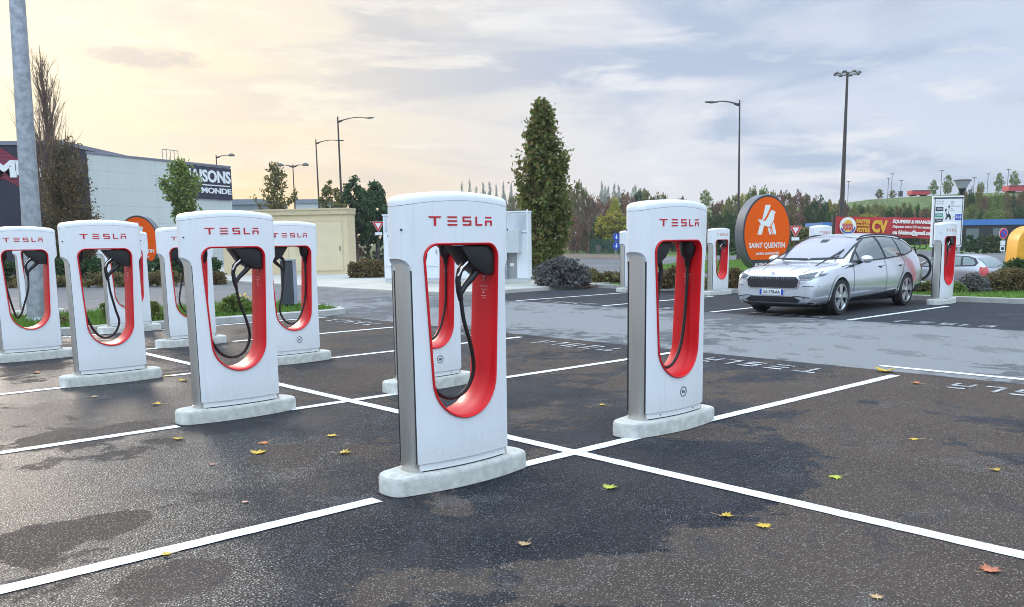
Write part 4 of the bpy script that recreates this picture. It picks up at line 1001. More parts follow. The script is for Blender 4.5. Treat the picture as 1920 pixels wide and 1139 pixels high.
MB().prism(arc(0,0,.28,0,360,16,.16), (1.5,-.96,14.2), (1,-.6,0), Z3, -.18, .18).build('lamp_head', 'lamp_grey', pole, smooth=40, bevel=.03)

def arm_lamp(name, px, pytop, Y, side, label, base=None, arm=2.3, double=False, r=.10, group=None, ball=False, lean=0., zb=0.):
    T = at(px, pytop, Y); h = T.z-zb
    root = empty(name, (T.x-lean*h, Y, zb), 0, label, 'street lamp', group)
    MB().tube([(0,0,0),(lean*h,0,h)], [r*1.25, r*.6], 12).build('pole', 'dark_pole', root, smooth=50)
    MB().tube([(0,0,0),(0,0,.5)], r*1.6, 12).build('pole_base', 'dark_pole', root, smooth=50)
    for s in ([-1,1] if double else [side]):
        z = h-.35*arm/2
        a = MB(); a.tube([(lean*h+s*(.1+t_*arm), 0, z + .14*arm*math.sin(t_*2.2)) for t_ in (0,.2,.4,.6,.8,1.)], [.075*arm/2.3,.06,.05,.045,.04,.04], 8)
        a.prism([(0,-.16),(.42,-.03),(.42,.03),(0,.12)], (lean*h+s*.02, .0, z), (s,0,0), Z3, -.05, .05)
        ar = a.build('arm', 'dark_pole', root, smooth=50)
        cx, cz = lean*h+s*(.1+arm*1.12), z+.14*arm*math.sin(2.2)
        hd = MB()
        if ball: hd.rings([[(cx+q*math.cos(2*math.pi*k/18), q*math.sin(2*math.pi*k/18), cz+w) for k in range(18)] for q, w in ((.10,.26),(.30,.19),(.42,.03),(.43,-.05),(.36,-.07))])
        else: hd.rings([[(cx+s*xx, yy*w, cz+zz*w+.02*xx) for yy, zz in arc(0,0,.19,0,330,11,.085)] for xx, w in ((-.55,.35),(-.35,.75),(0,1.),(.35,.9),(.55,.45))])
        hd.build('lamp_head', 'lamp_grey', root, smooth=50)
        MB().disc((cx,0,cz-.09), X3, Y3, 0, .16, -.01, .01, 14).build('diffuser', 'lamp_clear', ar)
    return root
SLG = 'street lamps around the shopping area'
arm_lamp('street_lamp', 633, 219, 100, 1, 'tallest single-arm street lamp left of centre, arm to the right', arm=3.0, r=.13, group=SLG, lean=-.004)
arm_lamp('street_lamp', 592, 262, 118, 1, 'single-arm street lamp just left of the tallest one', arm=2.7, r=.12, group=SLG, lean=-.004)
arm_lamp('street_lamp', 549, 309, 108, 1, 'two-armed street lamp with dome heads above the beige kiosk', arm=1.25, double=True, r=.09, group=SLG, ball=True)
arm_lamp('street_lamp', 405, 291, 112, 1, 'street lamp with a dome head rising behind the store sign', arm=1.6, r=.10, group=SLG, ball=True)
arm_lamp('street_lamp', 1387, 188, 74, -1, 'slim dark street lamp behind the right orange oval sign', arm=1.95, r=.09, group=SLG, lean=-.013)
T = at(1589, 136, 120)
hm = empty('floodlight_mast', (T.x, 120, 1.0), 0, 'very tall dark mast with a ring of floodlights behind the red banner', 'floodlight mast')
hh = T.z-1.0
MB().tube([(0,0,0),(0,0,hh)], [.36,.15], 14).build('pole', 'dark_pole', hm, smooth=50)
MB().tube([(1.3*math.cos(2*math.pi*k/24), 1.3*math.sin(2*math.pi*k/24), hh-.2) for k in range(25)], .05, 6, False).tube([(-1.3,0,hh-.2),(1.3,0,hh-.2)],.05,6).tube([(0,-1.3,hh-.2),(0,1.3,hh-.2)],.05,6).build('ring', 'lamp_grey', hm)
for k in range(8):
    a = 2*math.pi*k/8+.2; c = Vector((1.5*math.cos(a), 1.5*math.sin(a), hh-.1)); u = Vector((-math.sin(a),math.cos(a),0))
    MB().prism([(-.28,-.10),(.28,-.10),(.24,.14),(-.24,.14)], c, u, Vector((math.cos(a)*.5,math.sin(a)*.5,.8)), -.10, .22).build('floodlight', 'lamp_grey', hm, bevel=.02)
# cone-head lamp behind the map board
T = at(1805, 338, 60); cl = empty('street_lamp', (T.x, 60, 0), 0, 'grey lamp post with a glass funnel head behind the white map board', 'street lamp', SLG)
MB().tube([(0,0,0),(0,0,T.z-.9)], [.11,.075], 12).build('pole', 'galvanised', cl, smooth=50)
def ring_(rs): return [[(q*math.cos(2*math.pi*k/20), q*math.sin(2*math.pi*k/20), T.z+w) for k in range(20)] for q, w in rs]
MB().rings(ring_([(.07,-1.0),(.10,-.92),(.26,-.55),(.24,-.54),(.06,-.9)])).build('cone', 'cladding', cl, smooth=50)
MB().rings(ring_([(.26,-.55),(.52,-.05),(.50,-.05),(.24,-.53)]), False, False).build('glass', 'lamp_clear', cl, smooth=50)
MB().rings(ring_([(.56,-.06),(.57,0),(.3,.05)])).build('lid', 'lamp_grey', cl, smooth=50)

# orange oval signs
def oval_sign(loc, rz, label):
    root = empty('oval_sign', loc, rz, label, 'sign', 'orange oval shopping centre signs')
    rw, rh, zc = 1.16, 1.45, 1.92
    def ell(k, y, n=64): return [(rw*k*math.cos(2*math.pi*i/n), y, zc+rh*k*math.sin(2*math.pi*i/n)) for i in range(n)]
    MB().rings([ell(.985,-.19), ell(1.0,-.17), ell(1.0,.27), ell(.985,.29)]).build('housing', 'sign_side', root, smooth=40)
    MB().rings([ell(.975,-.194), ell(.975,-.189)]).build('dark_face', 'sign_dark', root, smooth=40)
    zl = -.52
    pl = [(rw*.93*math.cos(R(a)), zc+rh*.93*math.sin(R(a))) for a in np.linspace(-48,228,60)]
    O = Vector((0,-.200,0)); f = MB(); f.prism(pl, O, X3, Z3, -.004, .004); face = f.build('orange_panel', 'sign_orange', root)
    w = MB()
    A_ = lambda pts, m=0: w.prism([(x*1.0+.03, zc+.37+z*1.18) for x, z in pts], (0,-.208,0), X3, Z3, -.004, .004, m)
    # letter A cut by a bird: left leg, bird body, right leg
    A_([(-.16,.58),(-.20,.42),(-.30,.10),(-.20,.12),(-.07,.28),(.05,.47),(.08,.58)])
    A_([(-.50,-.36),(-.40,-.06),(-.20,-.06),(-.30,-.36)])
    A_([(-.50,.12),(-.37,-.02),(-.34,-.10),(-.14,-.08),(.02,-.13),(.10,-.10),(.26,.12),(.28,.30),(.34,.34),(.27,.38),(.20,.42),(.12,.40),(.06,.33),(-.02,.20),(-.16,.06),(-.32,.11)])
    A_([(-.02,-.16),(.06,-.15),(.16,-.36),(.07,-.36)]); A_([(.10,-.14),(.13,-.15),(.24,-.36),(.20,-.36)]); A_([(.16,-.10),(.26,.04),(.40,-.36),(.28,-.36)])
    w.build('emblem', 'sign_white', face)
    MB().disc((.23,-.213,zc+.37+.36*1.18),X3,Z3,0,.02,-.002,.004,10).build('emblem_eye','sign_orange',face)
    tx = MB(); O = Vector((0,-.206,0))
    add_text(tx, 'SAINT QUENTIN', O, X3, Z3, -.86, .86, zc-.60, zc-.36, 0, .008, bold=.02)
    tx.build('sign_text', 'sign_white', face)
    add_text(MB(), 'centre commercial', O, X3, Z3, -.52, .56, zc-.82, zc-.70, 0, .008, bold=.015).build('small_text', 'sign_white', face)
    add_text(MB(), 'AUSHOPPING', Vector((0,-.197,0)), X3, Z3, -.56, .56, zc-1.27, zc-1.12, 0, .008, bold=.02).build('foot_text', 'sign_white', root)
    MB().box(-.42,.42,-.12,.22,-.05,.72).build('foot', 'sign_dark', root, bevel=.02)
    return root
s1 = at(1430, 512, 34.2); oval_sign((s1.x, 34.2, .0), R(24), 'orange oval shopping sign with a white bird emblem behind the silver car')
s2 = at(266, 500, 48.4); oval_sign((s2.x, 48.4, .08), R(-5), 'orange oval shopping sign mostly hidden behind charging posts at the left')

def yield_sign(px, pyt, pyb, Y, label, plate=True):
    T = at(px, pyt, Y); B = at(px, pyb, Y); s = (T.z-B.z); zb = max(0, hill_h(px, Y))
    root = empty('yield_sign', (T.x, Y, 0), 0, label, 'road sign', 'give way signs')
    MB().tube([(0,.03,0),(0,.03,T.z-.05)], .055, 10).build('post', 'dark_pole', root, smooth=50)
    def tri(k): return [(-.60*s*k, T.z-s*.30+.30*s*k), (.60*s*k, T.z-s*.30+.30*s*k), (0, T.z-s*.30-.72*s*k)]
    MB().prism(tri(1), (0,-.02,0), X3, Z3, -.02, .0).build('border', 'sign_white', root)
    MB().prism(tri(.93), (0,-.024,0), X3, Z3, -.003, .006).build('red_ring', 'sign_red', root)
    MB().prism(tri(.50), (0,-.032,0), X3, Z3, -.003, .006).build('white_field', 'sign_white', root)
    if plate: MB().box(-.35*s,.35*s,-.04,-.02,B.z-.30*s,B.z-.02*s).build('plate', 'sign_white', root, bevel=.01)
    return root
yield_sign(709, 416, 435.5, 78, 'give way sign on a dark post between the beige kiosk and the white cabinets')
yield_sign(1492, 424, 445, 60, 'give way sign left of the white charging post head behind the silver car')

# red recruitment banner on posts
Yb = 74.; L_, R_ = at(1567, 406, Yb), at(1757, 408.5, Yb); BL, BR = at(1567, 441, Yb), at(1757, 448.5, Yb)
bn = empty('banner', (L_.x, Yb, 0), 0, 'long red banner with yellow and white lettering behind the silver car', 'banner')
wB = R_.x-L_.x; zt0, zt1, zb0, zb1 = L_.z, R_.z, BL.z, BR.z
cl_ = MB(); nx = 40
vs = []
for i in range(nx+1):
    f = i/nx; yy = .05*math.sin(f*9)+.03*math.sin(f*23)
    zt_ = zt0+(zt1-zt0)*f-.04*math.sin(f*math.pi*5)**2; zb_ = zb0+(zb1-zb0)*f
    for j in range(5): vs.append((wB*f, yy*(.3+.7*math.sin(j/4*3.14)), zt_+(zb_-zt_)*j/4))
cl_.add(vs, [(i*5+j,i*5+j+1,(i+1)*5+j+1,(i+1)*5+j) for i in range(nx) for j in range(4)])
cloth = cl_.build('cloth', 'banner_red', bn, smooth=80)
# text follows the slightly sinking lower edge: frame sheared along the banner
Hb = ((zt0-zb0)+(zt1-zb1))/2; zmid = (zt0+zb0)/2; slope = ((zt1+zb1)-(zt0+zb0))/2/wB
OB = Vector((0,-.13,zmid)); UB = Vector((1,0,slope))
def btxt(s, u0, u1, v0, v1, mat, nm='lettering', bold=.03, shear=0.):
    add_text(MB(), s, OB, UB, Z3, u0*wB, u1*wB, v0*Hb, v1*Hb, 0, .02, bold=bold, shear=shear).build(nm, mat, cloth)
btxt('FAITES', .20, .335, .14, .35, 'banner_yellow', bold=.05); btxt('CHAUFFER', .20, .335, .0, .10, 'banner_yellow', bold=.05); btxt('VOTRE', .20, .335, -.30, -.06, 'banner_yellow', bold=.05); btxt('CV', .355, .51, -.30, .33, 'banner_yellow', bold=.06)
btxt('ÉQUIPIERS & MANAGERS', .56, .975, .17, .42, 'banner_white', bold=.05, shear=.1); btxt('Déposez votre CV en restaurant', .56, .975, -.07, .10, 'banner_white', bold=.03, shear=.06); btxt('ou bkaisne@gmail.com', .56, .965, -.42, -.13, 'banner_white', bold=.05, shear=.06)
lg = MB(); OL = OB+UB*(.118*wB); lg.prism(arc(0,0,.42*Hb,0,360,36,.44*Hb), OL, UB, Z3, 0, .02); lgo = lg.build('round_emblem', 'banner_white', cloth)
MB().prism(arc(0,.10*Hb,.20*Hb,0,180,14,.20*Hb), OL, UB, Z3, .02, .035).prism(arc(0,-.18*Hb,.20*Hb,180,360,14,.10*Hb), OL, UB, Z3, .02, .035).build('emblem_bun', 'banner_yellow', lgo)
add_text(MB(), 'BURGER', OL, UB, Z3, -.28*Hb, .26*Hb, -.02*Hb, .12*Hb, .035, .05, bold=.04).build('emblem_text', 'sign_red', lgo); add_text(MB(), 'KING', OL, UB, Z3, -.26*Hb, .26*Hb, -.20*Hb, -.03*Hb, .035, .05, bold=.05).build('emblem_text', 'sign_red', lgo)
ar_ = arc(0,-.02*Hb,.38*Hb,200,355,22)+arc(0,.02*Hb,.33*Hb,355,200,22); MB().prism(ar_, OL, UB, Z3, .02, .03).build('emblem_arc', 'blue_paint', lgo)
for f, r_ in ((-.012,.12),(.02,.06),(.62,.045),(.97,.045)):
    zz = zt0+(zt1-zt0)*max(0,f)+.10
    MB().box(wB*f-r_, wB*f+r_, .08, .08+2*r_, .0, zz).build('post', 'dark_pole', bn, bevel=.01)
# map board
Ym = 45.; A0, A1 = at(1750, 368, Ym), at(1808, 373, Ym-.0); B0 = at(1748, 465, Ym)
mp = empty('map_board', (A0.x, Ym, 0), R(0), 'white information board with small panels and a black tower drawing on a dark post', 'information board')
wM = A1.x-A0.x; mz0, mz1 = B0.z+.02, A0.z
MB().box(0,wM,0,.12,mz0,mz1).build('panel', 'sign_white', mp, bevel=.02)
fr = MB()
for b_ in ((.03,wM-.03,-.012,0,mz1-.14,mz1-.07),(.09,.12,-.012,0,mz0+.1,mz1-.14),(wM-.08,wM-.05,-.012,0,mz0+.1,mz1-.14),(.12,wM-.08,-.012,0,mz0+.08,mz0+.11)): fr.box(*b_)
fr.build('frame', 'sign_dark', mp)
MB().box(.12,.50,.02,.10,0,mz0).build('post', 'sign_dark', mp)
OM = Vector((0,-.002,0)); hM = mz1-mz0
def mrect(u0,u1,v0,v1,mat,nm='small_panel'): return MB().box(u0*wM,u1*wM,-.014,0,mz0+v0*hM,mz0+v1*hM).build(nm, mat, mp)
for (v, mat) in ((.745,'map_black'),(.625,'green_paint'),(.52,'map_black'),(.42,'map_black')):
    mrect(.10,.34,v-.035,v+.04,mat)
    add_text(MB(), 'ooooo', OM, X3, Z3, .13*wM, .31*wM, mz0+(v-.012)*hM, mz0+(v+.02)*hM, .014, .018).build('panel_text', 'sign_white', mp)
mrect(.10,.24,.21,.29,'lime_paint'); mrect(.74,.95,.53,.64,'blue_paint')
add_text(MB(), 'F-18', OM, X3, Z3, .76*wM, .93*wM, mz0+.555*hM, mz0+.615*hM, .014, .018, bold=.03).build('panel_text', 'sign_white', mp)
for s_, u0, u1, v in (('En cas de','.',.35,.90),('un service',.12,.36,.85),('Bienvenue',.58,.70,.885),('sur',.58,.66,.845),('votre zone','.',.90,.80),('des',.58,.64,.76),('achats',.58,.70,.72)):
    u0 = .12 if s_ == 'En cas de' else .58 if u0 == '.' else u0
    add_text(MB(), s_, OM, X3, Z3, u0*wM, u1*wM, mz0+(v-.012)*hM, mz0+(v+.014)*hM, 0, .004).build('board_text', 'text_grey', mp)
tw = MB(); P = lambda pts: tw.prism([(u*wM, mz0+v*hM) for u,v in pts], (0,-.006,0), X3, Z3, -.004, .006)
P([(.42,.54),(.47,.62),(.50,.655),(.55,.655),(.60,.60),(.60,.54),(.565,.54),(.545,.59),(.505,.59),(.455,.54)]); P([(.522,.65),(.530,.65),(.532,.80),(.522,.80)]); P([(.49,.775),(.526,.83),(.56,.775)]); P([(.45,.62),(.47,.62),(.44,.70),(.46,.745),(.42,.755),(.40,.72),(.42,.70)])
P([(.34,.545),(.355,.545),(.365,.59),(.355,.59)]); P([(.66,.56),(.67,.56),(.69,.60),(.68,.60)])
tw.build('tower_drawing', 'map_black', mp)
# no-parking sign, blue arrows sign
T = at(1881, 430, 58); npk = empty('no_parking_sign', (T.x, 58, 0), R(18), 'round no parking sign with small white plates near the yellow container', 'road sign')
MB().tube([(0,0,0),(0,0,T.z)], .03, 8).build('post', 'galvanised', npk)
MB().disc((0,-.04,T.z-.28),X3,Z3,0,.36,-.0,.012,28).build('border','sign_white',npk); MB().disc((0,-.055,T.z-.28),X3,Z3,0,.34,0,.01,28).build('red_ring','sign_red',npk); MB().disc((0,-.067,T.z-.28),X3,Z3,0,.25,0,.01,28).build('blue_field','blue_paint',npk)
MB().prism([(-.21,.17),(-.17,.21),(.21,-.17),(.17,-.21)],(0,-.079,T.z-.28),X3,Z3,0,.006).build('red_bar','sign_red',npk)
MB().box(-.20,.20,-.05,-.04,T.z-1.05,T.z-.74).build('plate','sign_white',npk); MB().box(-.20,.20,-.05,-.04,T.z-1.42,T.z-1.08).build('plate','sign_white',npk)
MB().box(-.12,.12,-.055,-.05,T.z-1.34,T.z-1.16).build('plate_symbol','map_black',npk)
T = at(1155, 437, 60); bs = empty('arrow_sign', (T.x, 60, 0), R(25), 'two small blue arrow signs beside the half hidden far charging post', 'road sign')
MB().tube([(0,0,0),(0,0,T.z)], .03, 8).build('post', 'galvanised', bs)
for z in (-.27,-.85):
    d_ = MB().disc((0,-.04,T.z+z),X3,Z3,0,.27,0,.012,24).build('blue_disc','blue_paint',bs)
    MB().prism([(-.03,.15),(.03,.15),(.03,-.02),(.10,-.02),(0,-.15),(-.10,-.02),(-.03,-.02)],(0,-.053,T.z+z),X3,Z3,0,.004).build('arrow','sign_white',d_)
# bright recycling container
Yc = 50.; c0 = at(1887, 495, Yc); hC = at(1887, 424, Yc).z
yc = empty('recycling_container', (c0.x+1.25, Yc, hill_h(1890, Yc)), R(-6), 'bright yellow recycling container with a rounded top at the right edge', 'container')
pr = [(-1.0,0.06),(-.94,hC*.62)]+[( -.92*math.cos(R(a)), hC*.62+ (hC*.38)*math.sin(R(a))) for a in range(15,166,15)]+[(.94,hC*.62),(1.0,.06)]
MB().prism(pr,(0,0,0),X3,Z3,-.75,.75).build('shell','container_yellow',yc,smooth=40,bevel=.10,seg=3)
rb = MB()
for u in (-.5,.0,.5): rb.box(u-.03,u+.03,-.78,-.75,.15,hC*.60)
rb.build('ribs','container_yellow',yc,bevel=.01); MB().disc((.2,-.755,hC*.72),X3,Z3,0,.17,0,.02,20).build('slot','cladding',yc); MB().box(-.9,.9,-.7,.7,0,.08).build('base','cladding',yc)
# dark bin on the island
b0 = gp(545, 579, .10); bi = empty('litter_bin', (b0.x, b0.y, .10), R(12), 'tall dark grey bin on a short foot at the end of the grass island', 'litter bin')
MB().box(-.20,.10,-.16,.16,.10,1.22).build('body','bin_dark',bi,bevel=.02); MB().box(.102,.19,-.15,.15,.12,1.20).build('side_panel','bin_side',bi,bevel=.01); MB().box(-.22,.20,-.19,.19,1.222,1.27).build('lid','galvanised',bi,bevel=.012); MB().box(-.10,.06,-.08,.08,0,.11).build('foot','bark',bi)

# ------------------------------------------------------------------ kiosk and cabinets
pmat('render_beige', (.66,.54,.34), .85, var=.05, nscale=1.2, bump=.25, bscale=50, dirt=.08)
pmat('beige_trim', (.57,.47,.30), .8); pmat('beige_door', (.69,.575,.38), .7, var=.04, nscale=1.5)
K0, K1 = at(421, 513.5, 50.2), at(655, 520.5, 48.8); kd = (K1-K0); kw = Vector((kd.x,kd.y,0)).length; krot = math.atan2(kd.y, kd.x)
ks = empty('kiosk', K0, krot, 'beige rendered substation kiosk with double doors behind the charging posts', 'kiosk'); kh = at(660, 391, 48.8).z-K0.z
MB().box(0,kw,0,1.2,-.3,kh-.30).build('wall','render_beige',ks,bevel=.015)
MB().box(-.10,kw+.06,-.10,1.2,kh-.302,kh).box(-.14,kw+.08,-.14,1.24,kh-.06,kh+.03).build('roof','beige_trim',ks,bevel=.01)
for u0, u1 in ((kw*.74-1.5, kw*.74+.0),(kw*.74+.02, kw*.74+1.6),):
    d = MB().box(u0,u1,-.025,.0,.12,kh-.72).build('door','beige_door',ks,bevel=.008)
    MB().box(u1-.14,u1-.10,-.06,-.025,1.2,1.45).build('handle','dark_pole',d)
MB().box(kw*.74-1.58,kw*.74+1.68,-.012,0,.08,kh-.64).build('door_frame','beige_trim',ks)
vt = MB(); vt.box(1.2,1.75,-.02,0,1.5,2.1)
vto = vt.build('vent','beige_trim',ks)
lv = MB()
for i in range(8): lv.box(1.24,1.71,-.032,-.02,1.54+.068*i,1.575+.068*i)
lv.build('louvres','render_beige',vto)
vt2 = MB().box(4.3,5.5,-.02,0,.9,1.5).build('vent','beige_trim',ks); lv = MB()
for i in range(8): lv.box(4.35,5.45,-.032,-.02,.94+.068*i,.975+.068*i)
lv.build('louvres','render_beige',vt2)
pmat('cabinet_white', (.74,.76,.79), .4, var=.02, nscale=2, dirt=.06); pmat('cabinet_grey', (.52,.55,.56), .45); pmat('vent_grey', (.40,.42,.46), .55); pmat('meter_grey', (.28,.28,.29), .5)
C0, C1 = at(722, 528.5, 36.4), at(993, 541, 34.4); cd = C1-C0; cw_ = Vector((cd.x,cd.y,0)).length; crt = math.atan2(cd.y, cd.x); nC = 5; uw = cw_/nC; ch = at(995, 408, 34.4).z-C1.z
cu_ = Vector((math.cos(crt), math.sin(crt), 0))
CL = ['leftmost white charging cabinet beside the give way sign','white charging cabinet second from the left, behind the nearest post','middle white charging cabinet seen through the nearest post window','fourth white charging cabinet, right of the middle one','rightmost white charging cabinet with a grey meter box on its front']
for i in range(nC):
    r_ = empty('charging_cabinet', C0+cu_*(uw*i), crt, CL[i], 'cabinet', 'white charging cabinets behind the nearest post')
    w_ = uw-.03
    MB().box(0,w_,0,.42,.0,.12).build('plinth','cabinet_grey',r_,bevel=.01)
    MB().box(0,w_,-.02,.42,.122,ch-.78).build('body','cabinet_white',r_,bevel=.012)
    MB().box(0,w_,0,.42,ch-.778,ch-.06).build('vent_housing','cabinet_white',r_,bevel=.01)
    v = MB()
    for j in range(2):
        v.box(.07+j*(w_-.1)/2, .07+j*(w_-.1)/2+(w_-.1)/2-.05, -.012, .0, ch-.70, ch-.14)
    vo = v.build('vent','vent_grey',r_); lv = MB()
    for j in range(26):
        u = .08+(w_-.16)*j/25; lv.box(u,u+.018,-.026,-.012,ch-.69,ch-.15)
    lv.build('louvres','cabinet_white',vo)
    MB().box(-.02,w_+.02,-.05,.44,ch-.058,ch).build('lid','cabinet_white',r_,bevel=.01)
    if i < nC-1:
        for j in range(2):
            u0 = .05+j*(w_-.05)/2; d = MB().box(u0,u0+(w_-.05)/2-.05,-.045,-.02,.62,ch-.88).build('door','cabinet_white',r_,bevel=.01)
            MB().box(u0+(w_-.05)/2-.13,u0+(w_-.05)/2-.10,-.07,-.045,1.1,1.28).build('handle','meter_grey',d)
    else:
        MB().box(.12,.78*w_,-.42,-.02,1.12,2.02).build('meter_box','cabinet_grey',r_,bevel=.02)
        MB().box(.22,.62*w_,-.03,-.02,.14,1.12).build('recess','meter_grey',r_); MB().tube([(.34,-.10,.13),(.34,-.10,1.12)],.05,10).build('conduit','galvanised',r_,smooth=50); MB().box(.47,.62,-.04,-.03,.60,.72).build('sticker','sign_white',r_)
        MB().box(w_-.30,w_-.05,-.03,-.02,ch-.86,ch-.82).build('nameplate','meter_grey',r_)
    MB().tube([(w_-.03,-.02,.1),(w_-.03,-.02,ch+.05)],.03,8).build('corner_post','cabinet_white',r_,smooth=50)

# ------------------------------------------------------------------ shops on the left
def cladding_mat():
    m, q, b = newmat('store_panel'); g = q.new('ShaderNodeTexCoord').outputs['Object']
    s = q.new('ShaderNodeSeparateXYZ'); q.l.new(g, s.inputs[0])
    fz = q.math('FRACT', q.math('MULTIPLY', s.outputs[2], 1/1.15)); fx = q.math('FRACT', q.math('MULTIPLY', s.outputs[0], 1/6.4))
    ln = q.math('MAXIMUM', q.math('LESS_THAN', fz, .035), q.math('LESS_THAN', fx, .008))
    n = q.noise(g, .4, 4, .6); st = q.noise(q.mapping(g, sca=(2,2,.12)), 2, 5, .6)
    cl = q.mix(n, c4((.50,.53,.50)), c4((.60,.63,.60))); cl = q.mix(q.math('MULTIPLY', q.sstep(st,.5,.75), .2), cl, c4((.33,.34,.32)))
    q.l.new(q.mix(q.math('MULTIPLY', ln, .30), cl, c4((.25,.27,.26))), b.inputs['Base Color']); b.inputs['Roughness'].default_value = .55
cladding_mat()
pmat('store_navy', (.028,.028,.055), .5, var=.1); pmat('store_dark', (.018,.018,.035), .6, var=.2, nscale=.6); pmat('coping', (.20,.20,.24), .5)
def redgrid():
    m, q, b = newmat('red_grid'); g = q.new('ShaderNodeTexCoord').outputs['Object']
    br = q.new('ShaderNodeTexBrick'); q.l.new(q.mapping(g, rot=(R(90),0,0)), br.inputs['Vector']); br.inputs['Scale'].default_value = 2.6
    br.inputs['Color1'].default_value = c4((.42,.03,.05)); br.inputs['Color2'].default_value = c4((.34,.02,.05)); br.inputs['Mortar'].default_value = c4((.10,.01,.03)); br.inputs['Mortar Size'].default_value = .06; br.inputs['Row Height'].default_value = .22; br.inputs['Brick Width'].default_value = .3
    q.l.new(br.outputs[0], b.inputs['Base Color']); b.inputs['Roughness'].default_value = .6
redgrid()
P0, P1 = at(150, 286.5, 60), at(431, 316.5, 73); P0.z = P1.z = (P0.z+P1.z)/2
sd_ = P1-P0; sw = sd_.length; srot = math.atan2(sd_.y, sd_.x); sh = P0.z
stx = empty('store_building', (P0.x, P0.y, 0), srot, 'long pale grey store building with a dark sign panel at its right end', 'store')
MB().box(-.5,sw,0,30,0,sh).build('wall','store_panel',stx)
MB().box(-.55,sw+.06,-.06,30,sh+.002,sh+.16).build('coping','coping',stx,bevel=.02)
hd_ = MB()
for u in np.linspace(sw*.56,sw*.67,5): hd_.tube([(u,.8,sh),(u,.8,sh+1.0)],.03,6)
hd_.tube([(sw*.56,.8,sh+1.0),(sw*.67,.8,sh+1.0)],.03,6); hd_.build('roof_rail','galvanised',stx)
sp0 = sw*.60; sg = MB().box(sp0,sw-.05,-.14,-.003,sh-2.55,sh-.06).build('sign_panel','store_navy',stx)
Ow = Vector((0,-.142,0)); SW_ = sw-sp0
add_text(MB(),'MAISONS',Ow,X3,Z3,sp0+.05*SW_,sp0+.965*SW_,sh-1.28,sh-.32,0,.06,bold=.035).build('sign_text','sign_white',sg)
add_text(MB(),'DU MONDE',Ow,X3,Z3,sp0+.10*SW_,sp0+.965*SW_,sh-2.12,sh-1.68,0,.06,bold=.03).build('sign_text','sign_white',sg)
MB().box(sp0+.05*SW_,sw-.3,-.17,-.14,sh-1.52,sh-1.44).build('sign_rule','sign_white',sg)
Yd = 57.; D0, D1 = at(-260, 268, Yd), at(112, 264.5, Yd); zt_ = (D0.z+D1.z)/2
dk = empty('shop_building', (D0.x, Yd, 0), 0, 'dark shop building with a red band and big white letters at the left edge', 'shop')
dw = D1.x-D0.x; MB().box(0,dw,0,20,0,zt_-.25).build('wall','store_dark',dk); MB().box(-.05,dw+.05,-.08,20,zt_-.248,zt_).build('coping','coping',dk)
u_ = lambda px: (px-D0.x) ; pxu = lambda px, py: (at(px,py,Yd).x-D0.x, at(px,py,Yd).z)
bandp = [pxu(-60,262),pxu(-20,272),pxu(5,279),pxu(24,292),pxu(44,305),pxu(75,322),pxu(75,368),pxu(44,354),pxu(20,342),pxu(8,336),pxu(-40,352),pxu(-70,330)]
rd = MB().prism(bandp,(0,-.03,0),X3,Z3,-.02,.028).build('red_band','red_grid',dk)
mt_ = MB(); a0 = pxu(-62,334); a1 = pxu(128,301)
O_ = Vector((0,-.06,0)); 
for s_, l, r__ in (('M',-12,31),('U',33,70),('L',74,100)):
    q0 = pxu(l,334); q1 = pxu(r__,301); add_text(mt_, s_, O_, X3, Z3, q0[0], q1[0], q0[1], q1[1], 0, .10, bold=.05)
mt_.build('sign_text','sign_white',dk)
# low roofs far behind
def far_block(name, px0, px1, pyt, Y, mat, roofm, label, h0=0., dep=14):
    A_, B_ = at(px0, pyt, Y), at(px1, pyt, Y); zt = (A_.z+B_.z)/2
    r = empty(name, (A_.x, Y, h0), 0, label, 'building')
    MB().box(0,B_.x-A_.x,0,dep,0,zt-.7-h0).build('wall',mat,r); MB().box(-.2,B_.x-A_.x+.2,-.2,dep,zt-.698-h0,zt-h0).build('roof',roofm,r)
    wd = MB(); n = max(2,int((B_.x-A_.x)/3))
    for i in range(n):
        u = (B_.x-A_.x)*(i+.5)/n; MB().box(u-.8,u+.8,-.04,-.0,1.0,max(1.6,min(2.6,zt-1.1-h0))).build('window','glass_side',r)
    return r
pmat('roof_grey', (.22,.25,.30), .6); pmat('roof_blue', (.05,.18,.50), .5); pmat('wall_pale', (.55,.55,.54), .7); pmat('roof_red', (.35,.07,.05), .7)
far_block('low_building', 432, 486, 374, 118, 'roof_grey', 'roof_grey', 'low grey flat building just right of the big store sign')
far_block('low_building', 553, 606, 374, 150, 'wall_pale', 'roof_grey', 'pale low building glimpsed between trees above the beige kiosk')
far_block('blue_building', 1800, 2000, 411, 112, 'cladding', 'roof_blue', 'long low building with a bright blue roof below the hill at the right', 0.)
far_block('blue_building', 1545, 1600, 417, 104, 'wall_pale', 'roof_blue', 'short blue roofed building left of the red banner', .6, 6)
# ------------------------------------------------------------------ trees and planting
def width_at(px_w, Y): return px_w/F*Y
# columnar hornbeam in the middle
def prof_column(t): return float(np.interp(t, [0,.1,.3,.45,.6,.7,.78,.86,.93,1], [.85,.98,1.06,1.02,.90,.72,.52,.38,.26,.08]))*(.93+.09*math.sin(t*31)+.05*math.sin(t*67))
g0 = gp(1019, 530)
hT = at(1030, 203, g0.y).z
brush_tree('columnar_tree', (g0.x, g0.y, .1), .5, hT+.15, 1.34, prof_column, 'leaf_hornbeam', 'tall columnar hornbeam with green and rusty leaves behind the white cabinets', n=230, per=110, leaf=.115, rad=.13, seed=5, tr=.16)
